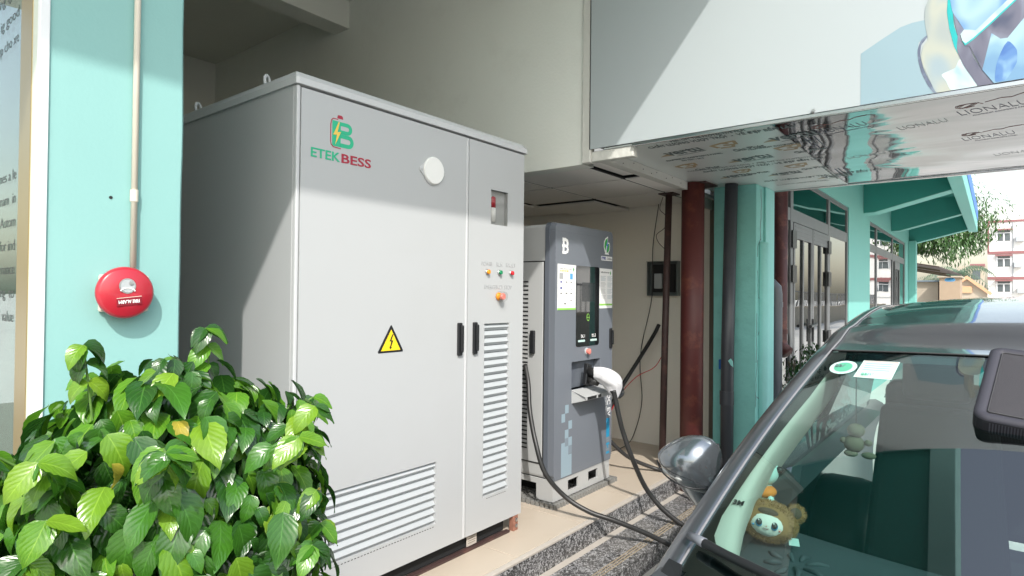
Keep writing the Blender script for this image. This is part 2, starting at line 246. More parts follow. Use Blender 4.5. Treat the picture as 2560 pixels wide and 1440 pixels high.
# ---------------------------------------------------------------- mesh helpers
class MB:
    def __init__(s): s.v = []; s.f = []
    def add(s, vs, fs):
        o = len(s.v); s.v += [tuple(v) for v in vs]; s.f += [tuple(i + o for i in f) for f in fs]; return s
    def box(s, x0, x1, y0, y1, z0, z1):
        return s.add([(x0, y0, z0), (x1, y0, z0), (x1, y1, z0), (x0, y1, z0), (x0, y0, z1), (x1, y0, z1), (x1, y1, z1), (x0, y1, z1)],
                     [(0, 3, 2, 1), (4, 5, 6, 7), (0, 1, 5, 4), (1, 2, 6, 5), (2, 3, 7, 6), (3, 0, 4, 7)])
    def tube(s, pts, r, n=10, caps=True):
        pts = [Vector(p) for p in pts]; m = len(pts); rs = r if isinstance(r, (list, tuple)) else [r] * m
        t0 = (pts[1] - pts[0]).normalized(); up = Vector((0, 0, 1)) if abs(t0.z) < .9 else Vector((1, 0, 0))
        a = t0.cross(up).normalized(); o = len(s.v)
        for i, p in enumerate(pts):
            t = (pts[min(i + 1, m - 1)] - pts[max(i - 1, 0)]).normalized()
            a = (a - t * a.dot(t)).normalized(); b = t.cross(a)
            for k in range(n):
                th = 2 * math.pi * k / n; s.v.append(tuple(p + (a * math.cos(th) + b * math.sin(th)) * rs[i]))
        for i in range(m - 1):
            for k in range(n):
                k2 = (k + 1) % n; s.f.append((o + i * n + k, o + i * n + k2, o + (i + 1) * n + k2, o + (i + 1) * n + k))
        if caps: s.f.append(tuple(o + k for k in range(n))[::-1]); s.f.append(tuple(o + (m - 1) * n + k for k in range(n)))
        return s
    def lathe(s, prof, c, axis='z', n=32):
        o = len(s.v); c = Vector(c)
        for r, h in prof:
            for k in range(n):
                th = 2 * math.pi * k / n; x, y = r * math.cos(th), r * math.sin(th)
                p = {'z': (x, y, h), 'y': (x, h, y), 'x': (h, x, y)}[axis]
                s.v.append(tuple(c + Vector(p)))
        for i in range(len(prof) - 1):
            for k in range(n):
                k2 = (k + 1) % n; s.f.append((o + i * n + k, o + i * n + k2, o + (i + 1) * n + k2, o + (i + 1) * n + k))
        s.f.append(tuple(o + k for k in range(n))); s.f.append(tuple(o + (len(prof) - 1) * n + k for k in range(n))[::-1])
        return s
    def prism(s, pts, org, right, up, d):
        """2D outline in the (right, up) plane at org, thickened by vector d"""
        org = Vector(org); R = Vector(right); U = Vector(up); d = Vector(d); n = len(pts)
        a = [org + R * p[0] + U * p[1] for p in pts]
        return s.add(a + [p + d for p in a], [tuple(range(n)), tuple(range(2 * n - 1, n - 1, -1))] + [(i, (i + 1) % n, n + (i + 1) % n, n + i) for i in range(n)])
    def grid(s, rows, closed=False):
        o = len(s.v); m = len(rows[0])
        for r in rows: s.v += [tuple(p) for p in r]
        for i in range(len(rows) - 1):
            for k in range(m - (0 if closed else 1)):
                k2 = (k + 1) % m; s.f.append((o + i * m + k, o + i * m + k2, o + (i + 1) * m + k2, o + (i + 1) * m + k))
        return s
    def build(s, name, m, parent=None, smooth=False, bevel=0, seg=2, solid=0, sub=0, fix=True, loc=None):
        me = bpy.data.meshes.new(name); me.from_pydata(s.v, [], s.f)
        if fix:
            b = bmesh.new(); b.from_mesh(me); bmesh.ops.recalc_face_normals(b, faces=b.faces); b.to_mesh(me); b.free()
        me.materials.append(m)
        if smooth: me.polygons.foreach_set('use_smooth', [True] * len(me.polygons))
        o = bpy.data.objects.new(name, me); COL.objects.link(o)
        if parent: o.parent = parent; o.matrix_parent_inverse = pinv(parent)
        if solid: k = o.modifiers.new('s', 'SOLIDIFY'); k.thickness = solid; k.offset = -1
        if bevel: k = o.modifiers.new('b', 'BEVEL'); k.width = bevel; k.segments = seg; k.limit_method = 'ANGLE'; k.angle_limit = math.radians(35); k.harden_normals = False
        if sub: k = o.modifiers.new('u', 'SUBSURF'); k.levels = sub; k.render_levels = sub
        return o
def pinv(p):
    m = Matrix.LocRotScale(p.location, p.rotation_euler, p.scale)
    if p.parent: m = pm(p.parent) @ p.matrix_parent_inverse @ m
    return m.inverted()
def pm(p):
    m = Matrix.LocRotScale(p.location, p.rotation_euler, p.scale)
    return pm(p.parent) @ p.matrix_parent_inverse @ m if p.parent else m
def tag(o, label, cat, group=None, kind=None):
    if label: o['label'] = label
    if cat: o['category'] = cat
    if group: o['group'] = group
    if kind: o['kind'] = kind
    return o
def thing(name, label, cat, loc=(0, 0, 0), group=None):
    o = bpy.data.objects.new(name, None); COL.objects.link(o); o.location = loc; o.empty_display_size = .1
    return tag(o, label, cat, group)
def root_struct(name, loc=(0, 0, 0)):
    o = bpy.data.objects.new(name, None); COL.objects.link(o); o.location = loc; o['kind'] = 'structure'; return o
def share(src, parent, loc, rot=None, scale=None, name=None):
    o = src.copy(); COL.objects.link(o); o.parent = parent
    o.matrix_parent_inverse = pinv(parent) if parent else Matrix()
    o.location = loc
    if rot is not None: o.rotation_euler = rot
    if scale is not None: o.scale = scale if hasattr(scale, '__len__') else (scale,) * 3
    return o
FRONT = ((1, 0, 0), (0, 0, 1)); SIDE = ((0, -1, 0), (0, 0, 1)); UNDER = ((0, -1, 0), (-1, 0, 0))
def text(s, org, plane, size, m, parent, name='lettering', align='LEFT', sx=1, off=0, ext=.0006, rot=0, fol=None, w=0):
    R = Vector(plane[0]).normalized(); U = Vector(plane[1]).normalized()
    if rot: R, U = R * math.cos(rot) + U * math.sin(rot), U * math.cos(rot) - R * math.sin(rot)
    N = R.cross(U)
    c = bpy.data.curves.new(name, 'FONT'); c.body = s; c.size = size; c.align_x = align; c.extrude = ext; c.offset = off; c.resolution_u = 3
    c.materials.append(m); tmp = bpy.data.objects.new(name, c); me = bpy.data.meshes.new_from_object(tmp); bpy.data.objects.remove(tmp); bpy.data.curves.remove(c)
    if w:
        xs = [v.co.x for v in me.vertices]; sx = w / (max(xs) - min(xs)); x0_ = min(xs) if align == 'LEFT' else (min(xs) + max(xs)) / 2
        for v in me.vertices: v.co.x -= x0_
    me.name = name; o = bpy.data.objects.new(name, me); COL.objects.link(o)
    W = Matrix((R * sx, U, N)).transposed().to_4x4(); W.translation = Vector(org) + N * (ext + .0004)
    if fol:
        for v in me.vertices: w = W @ v.co; v.co.z -= fol(w.x, w.y)
    if parent: o.parent = parent; o.matrix_parent_inverse = pinv(parent)
    o.matrix_basis = W
    return o
def flat(pts, org, plane, m, parent, name, d=.0008, lift=0):
    R = Vector(plane[0]); U = Vector(plane[1]); N = R.cross(U)
    return MB().prism(pts, Vector(org) + N * lift, R, U, N * d).build(name, m, parent)
def rect(w, h, cx=0, cy=0): return [(cx - w / 2, cy - h / 2), (cx + w / 2, cy - h / 2), (cx + w / 2, cy + h / 2), (cx - w / 2, cy + h / 2)]
def rrect(w, h, r, cx=0, cy=0, n=4):
    o = []
    for sx, sy, a0 in ((1, -1, -90), (1, 1, 0), (-1, 1, 90), (-1, -1, 180)):
        for k in range(n + 1):
            a = math.radians(a0 + 90 * k / n); o.append((cx + sx * (w / 2 - r) + r * math.cos(a), cy + sy * (h / 2 - r) + r * math.sin(a)))
    return o
def arc(cx, cy, rx, ry, a0, a1, n=12): return [(cx + rx * math.cos(math.radians(a0 + (a1 - a0) * k / n)), cy + ry * math.sin(math.radians(a0 + (a1 - a0) * k / n))) for k in range(n + 1)]
def stroke(mb, pts, w, org, plane, d=.0008):
    R = Vector(plane[0]); U = Vector(plane[1]); N = R.cross(U)
    for q_, (a, b) in enumerate(zip(pts, pts[1:])):
        a = Vector(a); b = Vector(b); t = (b - a).normalized(); n = Vector((-t.y, t.x)) * w / 2; e = t * w * .3
        mb.prism([a - e - n, b + e - n, b + e + n, a - e + n], Vector(org) - N * (.0001 * (q_ % 2) + .00003 * (len(mb.v) % 7)), R, U, N * (d + .0003 * (q_ % 2) + .00011 * (len(mb.v) // 8 % 7)))
    return mb
def spline(pts, n=8):
    P = [Vector(p) for p in pts]; P = [P[0] * 2 - P[1]] + P + [P[-1] * 2 - P[-2]]; o = []
    for i in range(1, len(P) - 2):
        for k in range(n):
            t = k / n; a, b, c, d = P[i - 1], P[i], P[i + 1], P[i + 2]
            o.append(.5 * ((2 * b) + (c - a) * t + (2 * a - 5 * b + 4 * c - d) * t * t + (3 * b - a - 3 * c + d) * t ** 3))
    o.append(P[-2]); return o
def holed(mb, x0, x1, z0, z1, holes, y0, y1):
    """door panel in the XZ plane with rectangular openings; y0 front, y1 rear"""
    xs = sorted({x0, x1, *[h[0] for h in holes], *[h[1] for h in holes]}); zs = sorted({z0, z1, *[h[2] for h in holes], *[h[3] for h in holes]})
    inside = lambda i, k: not any(h[0] - 1e-6 <= xs[i] and xs[i + 1] <= h[1] + 1e-6 and h[2] - 1e-6 <= zs[k] and zs[k + 1] <= h[3] + 1e-6 for h in holes)
    for y in (y0, y1):
        idx = {}
        for i, x in enumerate(xs):
            for k, z in enumerate(zs): idx[i, k] = len(mb.v); mb.v.append((x, y, z))
        for i in range(len(xs) - 1):
            for k in range(len(zs) - 1):
                if inside(i, k): mb.f.append((idx[i, k], idx[i + 1, k], idx[i + 1, k + 1], idx[i, k + 1]))
    for (a, b, c, d) in [(x0, x1, z0, z1)] + list(holes):
        mb.add([(a, y0, c), (b, y0, c), (b, y0, d), (a, y0, d), (a, y1, c), (b, y1, c), (b, y1, d), (a, y1, d)], [(0, 1, 5, 4), (1, 2, 6, 5), (2, 3, 7, 6), (3, 0, 4, 7)])
    return mb
# ================================================================ SETTING
g = MB().add([(-300, -300, -.27), (400, -300, -.27), (400, 300, -.27), (-300, 300, -.27)], [(0, 1, 2, 3)]).build('ground', M['street']); g['kind'] = 'structure'
# ---- stepped platform
pf = root_struct('stepped_platform')
MB().box(-3, 5.0, 1.846, 9.0, -.268, -.012).build('base', M['grout'], pf)
MB().box(-3, 5.0, 1.57, 1.842, -.268, -.152).build('step_base', M['grout'], pf)
t0 = None
for i in range(14):
    for k in range(6):
        x0 = -3 + .011 + i * .6; y0 = 1.862 + k * .6
        if x0 > 4.95: continue
        x1 = min(x0 + .597, 4.998)
        if x1 - x0 > .59 and t0: share(t0, pf, (x0, y0, random.uniform(-.0012, .0008)))
        elif x1 - x0 > .59: t0 = MB().box(0, .5955, 0, .5955, -.012, 0).build('floor_tile', M['ftile'], pf, bevel=.0015, seg=1); t0.location = (x0, y0, 0)
        else: MB().box(x0, x1, y0, y0 + .597, -.012, 0).build('floor_tile', M['ftile'], pf)
for i in range(7):
    x0 = -3 + i * 1.2 + .11; x1 = min(x0 + 1.197, 4.999)
    if x0 > 4.9: continue
    MB().box(x0, x1, 1.828, 1.859, -.012, .0005).build('edge_tile', M['edge_stone'], pf, bevel=.002)
for x0, x1 in ((-3, -.3), (-.297, .9), (.903, 2.1), (2.103, 3.303), (3.308, 4.5), (4.503, 4.998)):
    MB().box(x0, x1, 1.832, 1.845, -.134, -.013).build('riser_slab', M['riser'], pf)
    MB().box(x0, x1, 1.545, 1.831, -.151, -.135).build('tread_slab', M['tread'], pf, bevel=.002)
    MB().box(x0, x1, 1.556, 1.569, -.268, -.152).build('lower_riser_slab', M['riser'], pf)
    gm = MB()
    for yy in (1.582, 1.600, 1.618): gm.box(x0 + .012, x1 - .012, yy, yy + .007, -.1355, -.1338)
    gm.build('anti_slip_strip', M['groove'], pf)
MB().box(-3, 5.0, 1.790, 1.8315, -.1349, -.1342).build('grey_margin', M['edge_stone'], pf)
# ---- left corner block: teal pillar
pl = thing('teal_pillar', 'pale teal rendered pillar carrying the red fire alarm, left of the tall grey cabinet', 'pillar', (.65, 2.0, 0))
mb = MB()
zs = [0 + i * .09 for i in range(47)]
random.seed(3)
for yy in (0,):
    rows = []
    for z in zs:
        jx = .813 + noise.noise(Vector((z * 3.1, 0, 1))) * .004
        rows.append([(.4818, 2.0, z), (.4818, 1.9, z), (.52, 1.9 - .0005, z), (.66, 1.9, z), (jx - .006, 1.9, z), (jx, 1.906, z), (jx, 2.6, z), (.79, 2.6, z), (.79, 2.0, z)])
    mb.grid(rows)
mb.build('pillar_shaft', M['teal'], pl)
MB().lathe([(.0045, 0), (.0045, .004)], (.626, 1.8985, 1.556), 'y', 10).build('screw_hole', M['dark'], pl)
# left window in the return wall
lw = thing('lettered_window', 'tall shop window with black lettering and a gold frame, at the far left edge', 'window', (.47, 2.2, 0))
MB().box(.4600, .4815, 1.893, 1.914, 0, 3.8).build('corner_trim', M['white_frame'], lw, bevel=.002)
MB().box(.4615, .4815, 1.9145, 1.957, 0, 3.8).build('jamb', M['pale_frame'], lw)
MB().box(.4595, .4815, 1.958, 2.008, 0, 3.8).build('outer_frame', M['gold_frame'], lw, bevel=.003)
MB().box(.4620, .4815, 2.010, 2.074, 0, 3.8).build('inner_frame', M['gold_frame'], lw, bevel=.003)
MB().box(.4650, .4710, 2.075, 5.2, 0, 3.8).build('glass_pane', M['shop_glass'], lw)
for c, z, w_ in (("mes a le", 1.606, .185), ("tnam  in", 1.540, .18), (": Autom", 1.476, .18), ("for ind", 1.410, .16), ("enance", 1.344, .165), ("ging  to", 1.278, .18), ("al value", 1.212, .175), ("đẹp cho xe", 1.985, .25), ("ia ig good", 2.055, .25), ("ong ig xe", 2.125, .24)):
    text(c, (.4648, 2.105 + w_, z), SIDE, .043, M['black'], lw, w=w_, off=-.0003, ext=.00015)
# dim shop interior behind the window
shop = thing('shop_screen', 'grey green screen hanging just inside the lettered window', 'screen', (1.0, 3.5, 0))
MB().box(.79, .80, 2.601, 5.2, 0, 4.1).build('partition_wall', M['slat'], shop)
MB().box(.60, .62, 2.05, 5.1, 0.0, 1.02).build('panel_board', M['white_frame'], shop)
MB().box(.535, .545, 2.012, 5.2, 0, 4.1).build('roller_screen', M['screen_cloth'], shop)
# ---- tall open bay
bay = thing('open_bay', 'tall open cream bay with ceiling beam above and behind the big grey cabinet', 'building', (2, 4, 0))
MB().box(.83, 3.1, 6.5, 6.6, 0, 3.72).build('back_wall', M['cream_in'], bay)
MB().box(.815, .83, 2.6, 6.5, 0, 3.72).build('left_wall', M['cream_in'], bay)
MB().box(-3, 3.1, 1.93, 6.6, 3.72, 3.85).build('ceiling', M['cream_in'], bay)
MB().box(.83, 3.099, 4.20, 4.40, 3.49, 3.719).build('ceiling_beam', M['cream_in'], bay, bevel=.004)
MB().box(.83, 2.2, 6.46, 6.499, 2.2, 2.9).build('wall_panel', M['cream_in'], bay)
wall = MB()
rows = []
for i in range(24):
    y = 1.925 + i * (6.5 - 1.925) / 23; bz = 2.083 + noise.noise(Vector((y * 2.2, 0, 0))) * .006 + (0.0 if y > 1.95 else .0)
    rows.append([(3.1, y, bz), (3.1, y, 3.72), (3.22, y, 3.72), (3.22, y, bz)])
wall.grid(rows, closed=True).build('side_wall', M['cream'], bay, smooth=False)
MB().box(3.088, 3.14, 1.872, 1.927, 2.085, 3.9).build('corner_bead', M['white_edge'], bay, bevel=.003)
# ---- roof eave over forecourt
ev = thing('roof_eave', 'teal concrete roof eave overhead, mirrored as a pale strip in the windscreen', 'roof', (0, 1, 3.8))
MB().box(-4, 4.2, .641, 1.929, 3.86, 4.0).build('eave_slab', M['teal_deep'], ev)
MB().box(-4, 4.2, .44, .64, 3.73, 4.05).build('edge_beam', M['teal'], ev, bevel=.01)
MB().box(-4, 4.2, 1.931, 2.05, 3.853, 4.1).build('lintel', M['teal_far'], ev)
for x in (-2.4, -.8, 1.4, 3.4): MB().box(x, x + .15, .642, 1.929, 3.76, 3.859).build('eave_rib', M['teal_far'], ev, bevel=.005)
# ---- charging alcove: low tiled ceiling, cream walls
al = thing('charging_alcove', 'low cream alcove with tiled drop ceiling around the slate charger', 'building', (4.1, 3, 0))
MB().box(3.23, 5.0, 1.86, 6.6, 2.13, 2.15).build('ceiling_backing', M['cgap'], al)
X_l = [3.13, 3.74, 4.37, 4.995]; Y_l = [1.80, 2.0, 2.605, 3.21, 3.815, 4.42, 5.03]
random.seed(5)
for i in range(3):
    for k in range(6):
        x0, x1, y0, y1 = X_l[i], X_l[i + 1], Y_l[k], Y_l[k + 1]
        o = MB().box(x0 + .012, x1 - .012, y0 + .010, y1 - .010, 2.10, 2.112).build('ceiling_tile', M['ctile'], al)
        if (i, k) in ((0, 0), (1, 3), (2, 2)): o.location.z += .006; o.rotation_euler.y = .006 if i else -.004
wm = MB()
for y in Y_l[1:6]: wm.box(3.13, 4.99, y - .0095, y + .0095, 2.104, 2.107)
for x in X_l[1:3]: wm.box(x - .0115, x + .0115, 1.86, 6.4, 2.1075, 2.1095)
wm.build('ceiling_grid', M['cgap'], al)
MB().box(5.0, 5.06, 1.862, 6.6, -.012, 2.2).build('rear_wall', M['cream2'], al)
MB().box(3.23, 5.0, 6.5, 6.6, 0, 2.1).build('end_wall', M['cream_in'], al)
bm_ = MB(); rows = []
for i in range(25):
    x = 3.16 + i * 1.20 / 24; w = (noise.noise(Vector((x * 9, 1, 0))) * .004 + (.012 * noise.noise(Vector((x * 40, 5, 0))) if x > 4.28 else 0))
    rows.append([(x, 1.785, 2.093 + w * .6), (x, 1.785, 2.149), (x, 1.855, 2.149), (x, 1.855, 2.097)])
bm_.grid(rows, closed=True).add([rows[0][i] for i in range(4)], [(0, 1, 2, 3)]).add([rows[-1][i] for i in range(4)], [(0, 1, 2, 3)]).build('edge_beam', M['white_edge'], al)
MB().box(3.105, 3.16, 1.60, 1.870, 2.09, 2.148).build('beam_return', M['white_edge'], al, bevel=.004)
MB().box(4.5, 5.0, 1.84, 1.859, 2.02, 2.14).build('beam_stub', M['white_edge'], al, bevel=.004)
sc0 = None
for x, z in ((3.25, 2.13), (3.33, 2.11), (3.47, 2.135), (3.6, 2.12), (3.72, 2.112), (3.8, 2.13), (3.95, 2.115), (4.05, 2.135), (4.2, 2.12)):
    if sc0 is None: sc0 = MB().lathe([(.0035, -.002), (.0035, 0)], (0, 0, 0), 'y', 8).build('screw', M['dark'], al); sc0.location = (x, 1.783, z)
    else: share(sc0, al, (x, 1.783, z))
# ---- concrete jamb and teal strip beside the cream wall
jb = thing('concrete_jamb', 'strip of bare stained concrete with flaking teal edge behind the grey pipes', 'wall', (5.0, 1.8, 0))
mb = MB(); rows = []
for i in range(40):
    z = -.27 + i * .0625; e = 1.775 + noise.noise(Vector((z * 5, 3, 0))) * .012
    rows.append([(4.985, 1.861, z), (4.985, e, z), (5.1, e, z), (5.1, 1.861, z)])
mb.grid(rows, closed=True).build('bare_concrete', M['concrete'], jb)
MB().box(5.0, 5.1, 1.62, 1.80, -.27, 2.15).build('teal_strip', M['teal_old'], jb)
# ---- cracked teal pillar
cp = thing('cracked_teal_pillar', 'old teal pillar with cracked paint and a painted-over pipe, right of the dark red pole', 'pillar', (4.9, 1.55, -.27))
MB().box(4.69, 5.10, 1.40, 1.72, -.27, 2.15).build('pillar_core', M['teal_old'], cp, bevel=.006)
MB().box(4.875, 5.103, 1.383, 1.3995, -.27, 2.15).build('pilaster', M['teal_old2'], cp, bevel=.004)
pp = [(0, 0), (.105, 0), (.1, .03), (.08, .05), (.05, .056), (.025, .05), (.005, .03)]
MB().prism(pp, (4.765, 1.3995, -.27), (1, 0, 0), (0, -1, 0), (0, 0, 1.99)).build('painted_pipe', M['teal_old2'], cp, bevel=.006, smooth=True)
MB().box(4.84, 4.87, 1.372, 1.3995, -.27, 1.70).build('painted_batten', M['teal_old2'], cp, bevel=.005)
ck = MB()
random.seed(11)
def crack(x, z, dz, n, amp, bias=0, y=1.3992):
    pts = [(x, z)]
    for i in range(n):
        x += random.uniform(-amp, amp) + bias; z += dz / n * random.uniform(.5, 1.5); pts.append((x, z))
    stroke(ck, pts, random.uniform(.005, .009), (0, y, 0), FRONT, .0006)
crack(4.80, 2.12, -.36, 9, .014); crack(4.80, 1.76, -.18, 8, .016, -.008); crack(4.725, 1.50, -.2, 7, .01); crack(4.715, 1.18, -.35, 10, .012, .002)
crack(4.735, .83, -.3, 9, .013, -.001); crack(4.72, .56, -.03, 5, .004, .016); crack(4.80, .52, -.25, 6, .008); crack(4.76, 1.3, -.05, 6, .004, .012); crack(4.75, 1.02, .06, 6, .005, .012)
ck.build('paint_crack', M['ink'], cp)
# ================================================================ SIGN BOX + CANOPY
sg = thing('sign_box', 'large white sign box with a chrome ring picture above the canopy', 'sign', (3.1, .5, 2.2))
MB().box(3.09, 3.10, -0.75, 1.8715, 2.162, 3.27).build('sign_face', M['sign_white'], sg)
MB().box(3.101, 5.08, -0.75, 1.87, 2.19, 3.26).build('sign_body', M['far_white'], sg)  # unseen depth behind the face, extended to shade the red drain pipe
MB().box(3.086, 3.10, 1.8718, 1.876, 2.16, 3.27).build('side_edge', M['gasket'], sg)
MB().lathe([(.006, -.01), (.009, -.004), (.006, 0)], (3.09, .667, 2.172), 'x', 12).build('rivet', M['steel'], sg)
ART = [('picture_panel', 'printpale', [(0.474, 2.393), (0.392, 2.438), (0.324, 2.472), (0.281, 2.48), (0.236, 2.48), (0.23, 2.412), (0.258, 2.389), (0.263, 2.336), (0.252, 2.271), (0.226, 2.2), (0.207, 2.163), (0.475, 2.163)]),
('picture_shadow', 'printdark', [(0.23, 2.412), (0.249, 2.398), (0.262, 2.359), (0.26, 2.312), (0.248, 2.255), (0.226, 2.2), (0.204, 2.163), (0.188, 2.163), (0.22, 2.218), (0.242, 2.277), (0.252, 2.333), (0.249, 2.375), (0.228, 2.404)]),
('picture_ring', 'printchrome', [(0.219, 2.62), (0.224, 2.565), (0.235, 2.533), (0.238, 2.492), (0.233, 2.44), (0.226, 2.396), (0.243, 2.37), (0.250, 2.325), (0.240, 2.277), (0.218, 2.218), (0.195, 2.163), (0.148, 2.163), (0.061, 2.163), (0.103, 2.253), (0.136, 2.343), (0.152, 2.419), (0.161, 2.49), (0.158, 2.546), (.155, 2.62)]),
('picture_glint', 'printwhite', [(0.178, 2.235), (0.164, 2.206), (0.145, 2.163), (0.061, 2.163), (0.094, 2.233), (0.115, 2.286), (0.133, 2.252)]),
('picture_edge', 'printteal', [(0.158, 2.546), (0.16, 2.489), (0.152, 2.419), (0.136, 2.343), (0.124, 2.31), (0.118, 2.354), (0.136, 2.426), (0.141, 2.484), (0.15, 2.543), (.15, 2.62), (.157, 2.62)]),
('picture_dark_arc', 'printmauve', [(0.14, 2.48), (0.121, 2.437), (0.103, 2.403), (0.118, 2.384), (0.106, 2.343), (0.085, 2.331), (0.073, 2.284), (0.044, 2.225), (0.007, 2.163), (0.058, 2.163), (0.103, 2.253), (0.127, 2.326), (0.124, 2.385)]),
('picture_sky', 'printblue', [(0.15, 2.543), (0.141, 2.484), (0.103, 2.403), (0.085, 2.394), (0.065, 2.391), (0.016, 2.434), (-0.038, 2.488), (-.038, 2.62), (.15, 2.62)]),
('picture_vee', 'printwhite', [(0.115, 2.387), (0.103, 2.403), (0.065, 2.391), (-0.038, 2.488), (-0.2, 2.63), (-.22, 2.62), (-0.06, 2.482), (0.015, 2.412), (0.073, 2.358), (0.1, 2.338), (0.109, 2.359)]),
('picture_vee_rim', 'printteal', [(0.109, 2.359), (0.1, 2.336), (0.073, 2.354), (0.015, 2.404), (-0.06, 2.474), (-.21, 2.60), (-.22, 2.61), (-.06, 2.482), (.015, 2.412), (.073, 2.361), (.098, 2.345)]),
('picture_arm', 'printmauve', [(0.1, 2.336), (0.073, 2.354), (0.015, 2.404), (-0.06, 2.474), (-0.21, 2.60), (-0.3, 2.60), (-0.085, 2.40), (-0.035, 2.334), (-0.013, 2.336), (0.015, 2.365), (0.044, 2.225), (0.085, 2.331)]),
('picture_lower_sky', 'printblue', [(0.044, 2.225), (0.015, 2.365), (-0.013, 2.336), (-0.035, 2.334), (-0.085, 2.40), (-0.3, 2.60), (-.6, 2.6), (-0.6, 2.163), (0.007, 2.163)]),
('picture_deep_sky', 'printdeep', [(0.003, 2.169), (-0.002, 2.244), (-0.035, 2.32), (-0.063, 2.28), (-0.063, 2.23), (-0.03, 2.17)])]
for i, (n, m, pts) in enumerate(ART):
    if n in ('picture_ring', 'picture_shadow', 'picture_dark_arc', 'picture_sky', 'picture_deep_sky', 'picture_glint'):
        q = [Vector((a, b, 0)) for a, b in pts]; k_ = len(q); o_ = []
        for e in range(k_):
            A_, B_, C_, D_ = q[e - 1], q[e], q[(e + 1) % k_], q[(e + 2) % k_]
            if (C_ - B_).length > .085: o_.append((B_.x, B_.y)); continue
            for t_ in (0, .25, .5, .75):
                w_ = .5 * ((2 * B_) + (C_ - A_).normalized() * (C_ - B_).length * t_ + (-2 * (C_ - A_).normalized() * (C_ - B_).length + 6 * (C_ - B_) - (D_ - B_).normalized() * (C_ - B_).length) * t_ * t_ + ((C_ - A_).normalized() * (C_ - B_).length - 4 * (C_ - B_) + (D_ - B_).normalized() * (C_ - B_).length) * t_ ** 3)
                o_.append((w_.x, max(2.1625, w_.y)))
        pts = o_
    flat([(-a, b) for a, b in pts], (3.0895, 0, 0), SIDE, M[m], sg, n, d=.0003, lift=i * .00035)
cn = thing('entrance_canopy', 'flat canopy with wavy protective film printed with supplier marks on its underside', 'canopy', (4.1, .5, 2.15))
MB().box(3.101, 5.12, .869, 1.784, 2.150, 2.158).build('matt_soffit_panel', M['film'], cn)
# shiny buckled panel: real gentle waves
def soff(x, y):
    e = min(1, max(0, x - 3.10) / .3, max(0, 5.12 - x) / .3) * min(1, max(0, .865 - y) / .3)
    return e * (.0045 * noise.noise(Vector((x * 1.5, y * 1.7, 2))) + .0020 * noise.noise(Vector((x * 3.6, y * 4.2, 7))))
mb = MB(); rows = []
for i in range(41):
    x = 3.101 + i * 2.019 / 40; row = []
    for k in range(61):
        y = .865 - k * 1.61 / 60
        row.append((x, y, 2.1515 + soff(x, y)))
    rows.append(row)
mb.grid(rows).build('shiny_soffit_panel', M['mirror'], cn, smooth=True)
MB().box(3.101, 5.12, -0.75, 1.784, 2.166, 2.186).build('canopy_deck', M['gasket'], cn)
MB().box(3.088, 3.104, -0.75, 1.60, 2.140, 2.160).build('edge_trim', M['alu'], cn, bevel=.003)
MB().box(3.105, 3.112, -0.75, .865, 2.141, 2.150).build('shadow_gap', M['dark'], cn)
MB().box(5.10, 5.125, -0.75, 1.383, 2.140, 2.149).build('far_trim', M['alu'], cn, bevel=.002)
Z = 2.1495; CONF = False
def und(s, x, y, size, m, sx=1.0, off=0, rot=0, name='lettering'): return text(s, (x, y, Z), UNDER, size, M[m], cn, sx=sx, off=off, rot=rot, name=name, fol=soff if CONF else None, ext=.0002 if CONF else .0006)
und("PEEL OFF THE PROTECTIVE FILM", 3.165, 1.40, .045, 'ink', .62)
und("CHẤT LƯỢNG VƯỢT TRỘI  -  VẺ ĐẸP BỀN LÂU", 3.235, 1.56, .062, 'ink', .60, .0008)
def vertu(x, y, k=1.0):
    und("vertu", x, y - .06 * k, .17 * k, 'ink', .62, .003, rot=.13)
    flat([(0, 0), (.055 * k, .045 * k), (.075 * k, 0)], (x, y, Z), UNDER, M['inkgold'], cn, 'print_mark')
    stroke(MB(), [(.09 * k, -.03 * k), (.28 * k, .008 * k)], .005, (x, y, Z), UNDER).build('print_mark', M['ink'], cn)
def gia(x, y, k=1.0):
    m = MB(); 
    for q in ([(.02, .0), (.10, 0), (.12, .05), (.06, .05)], [(0, .02), (-.02, .08), (.06, .11), (.09, .085)], [(.06, .11), (.15, .12), (.14, .05)]):
        stroke(m, [(a * k * .8, b * k) for a, b in q], .02 * k, (x, y, Z), UNDER)
    m.build('print_mark', M['inkgold'], cn); und("Gia Phát", x + .13 * k, y - .05 * k, .085 * k, 'ink', .62, 0, rot=.15)
vertu(3.47, 1.60); gia(3.46, 1.24); vertu(3.87, 1.33); vertu(3.47, 1.0)
und("ALUMINIUM COMPOSITE PANEL", 3.60, 1.62, .04, 'ink', .62, rot=.03); und("ISO 9001 : 2015", 3.65, 1.54, .035, 'ink', .62)
und("ALUMINIUM COMPOSITE PANEL", 3.60, 1.12, .04, 'ink', .62, rot=.03)
gia(3.86, 1.62, .95); gia(3.72, .97, .95); gia(4.25, 1.05, .9); gia(4.22, 1.38, .8)
und("THÁO MÀNG SAU KHI THI CÔNG  *  PEEL OFF THE PROTECTIVE FILM", 3.99, 1.64, .045, 'inkfaint', .60); und("CHẤT LƯỢNG VƯỢT TRỘI - VẺ ĐẸP BỀN LÂU", 4.07, 1.56, .058, 'ink', .62, .0006)
vertu(4.35, 1.55, .8); vertu(4.45, 1.25, .8); vertu(4.75, 1.0, .8)
und("CHẤT LƯỢNG VƯỢT TRỘI - VẺ ĐẸP BỀN LÂU", 4.66, 1.33, .058, 'ink', .62); und("ALUMINIUM COMPOSITE PANEL", 4.85, 1.30, .04, 'inkfaint', .62)
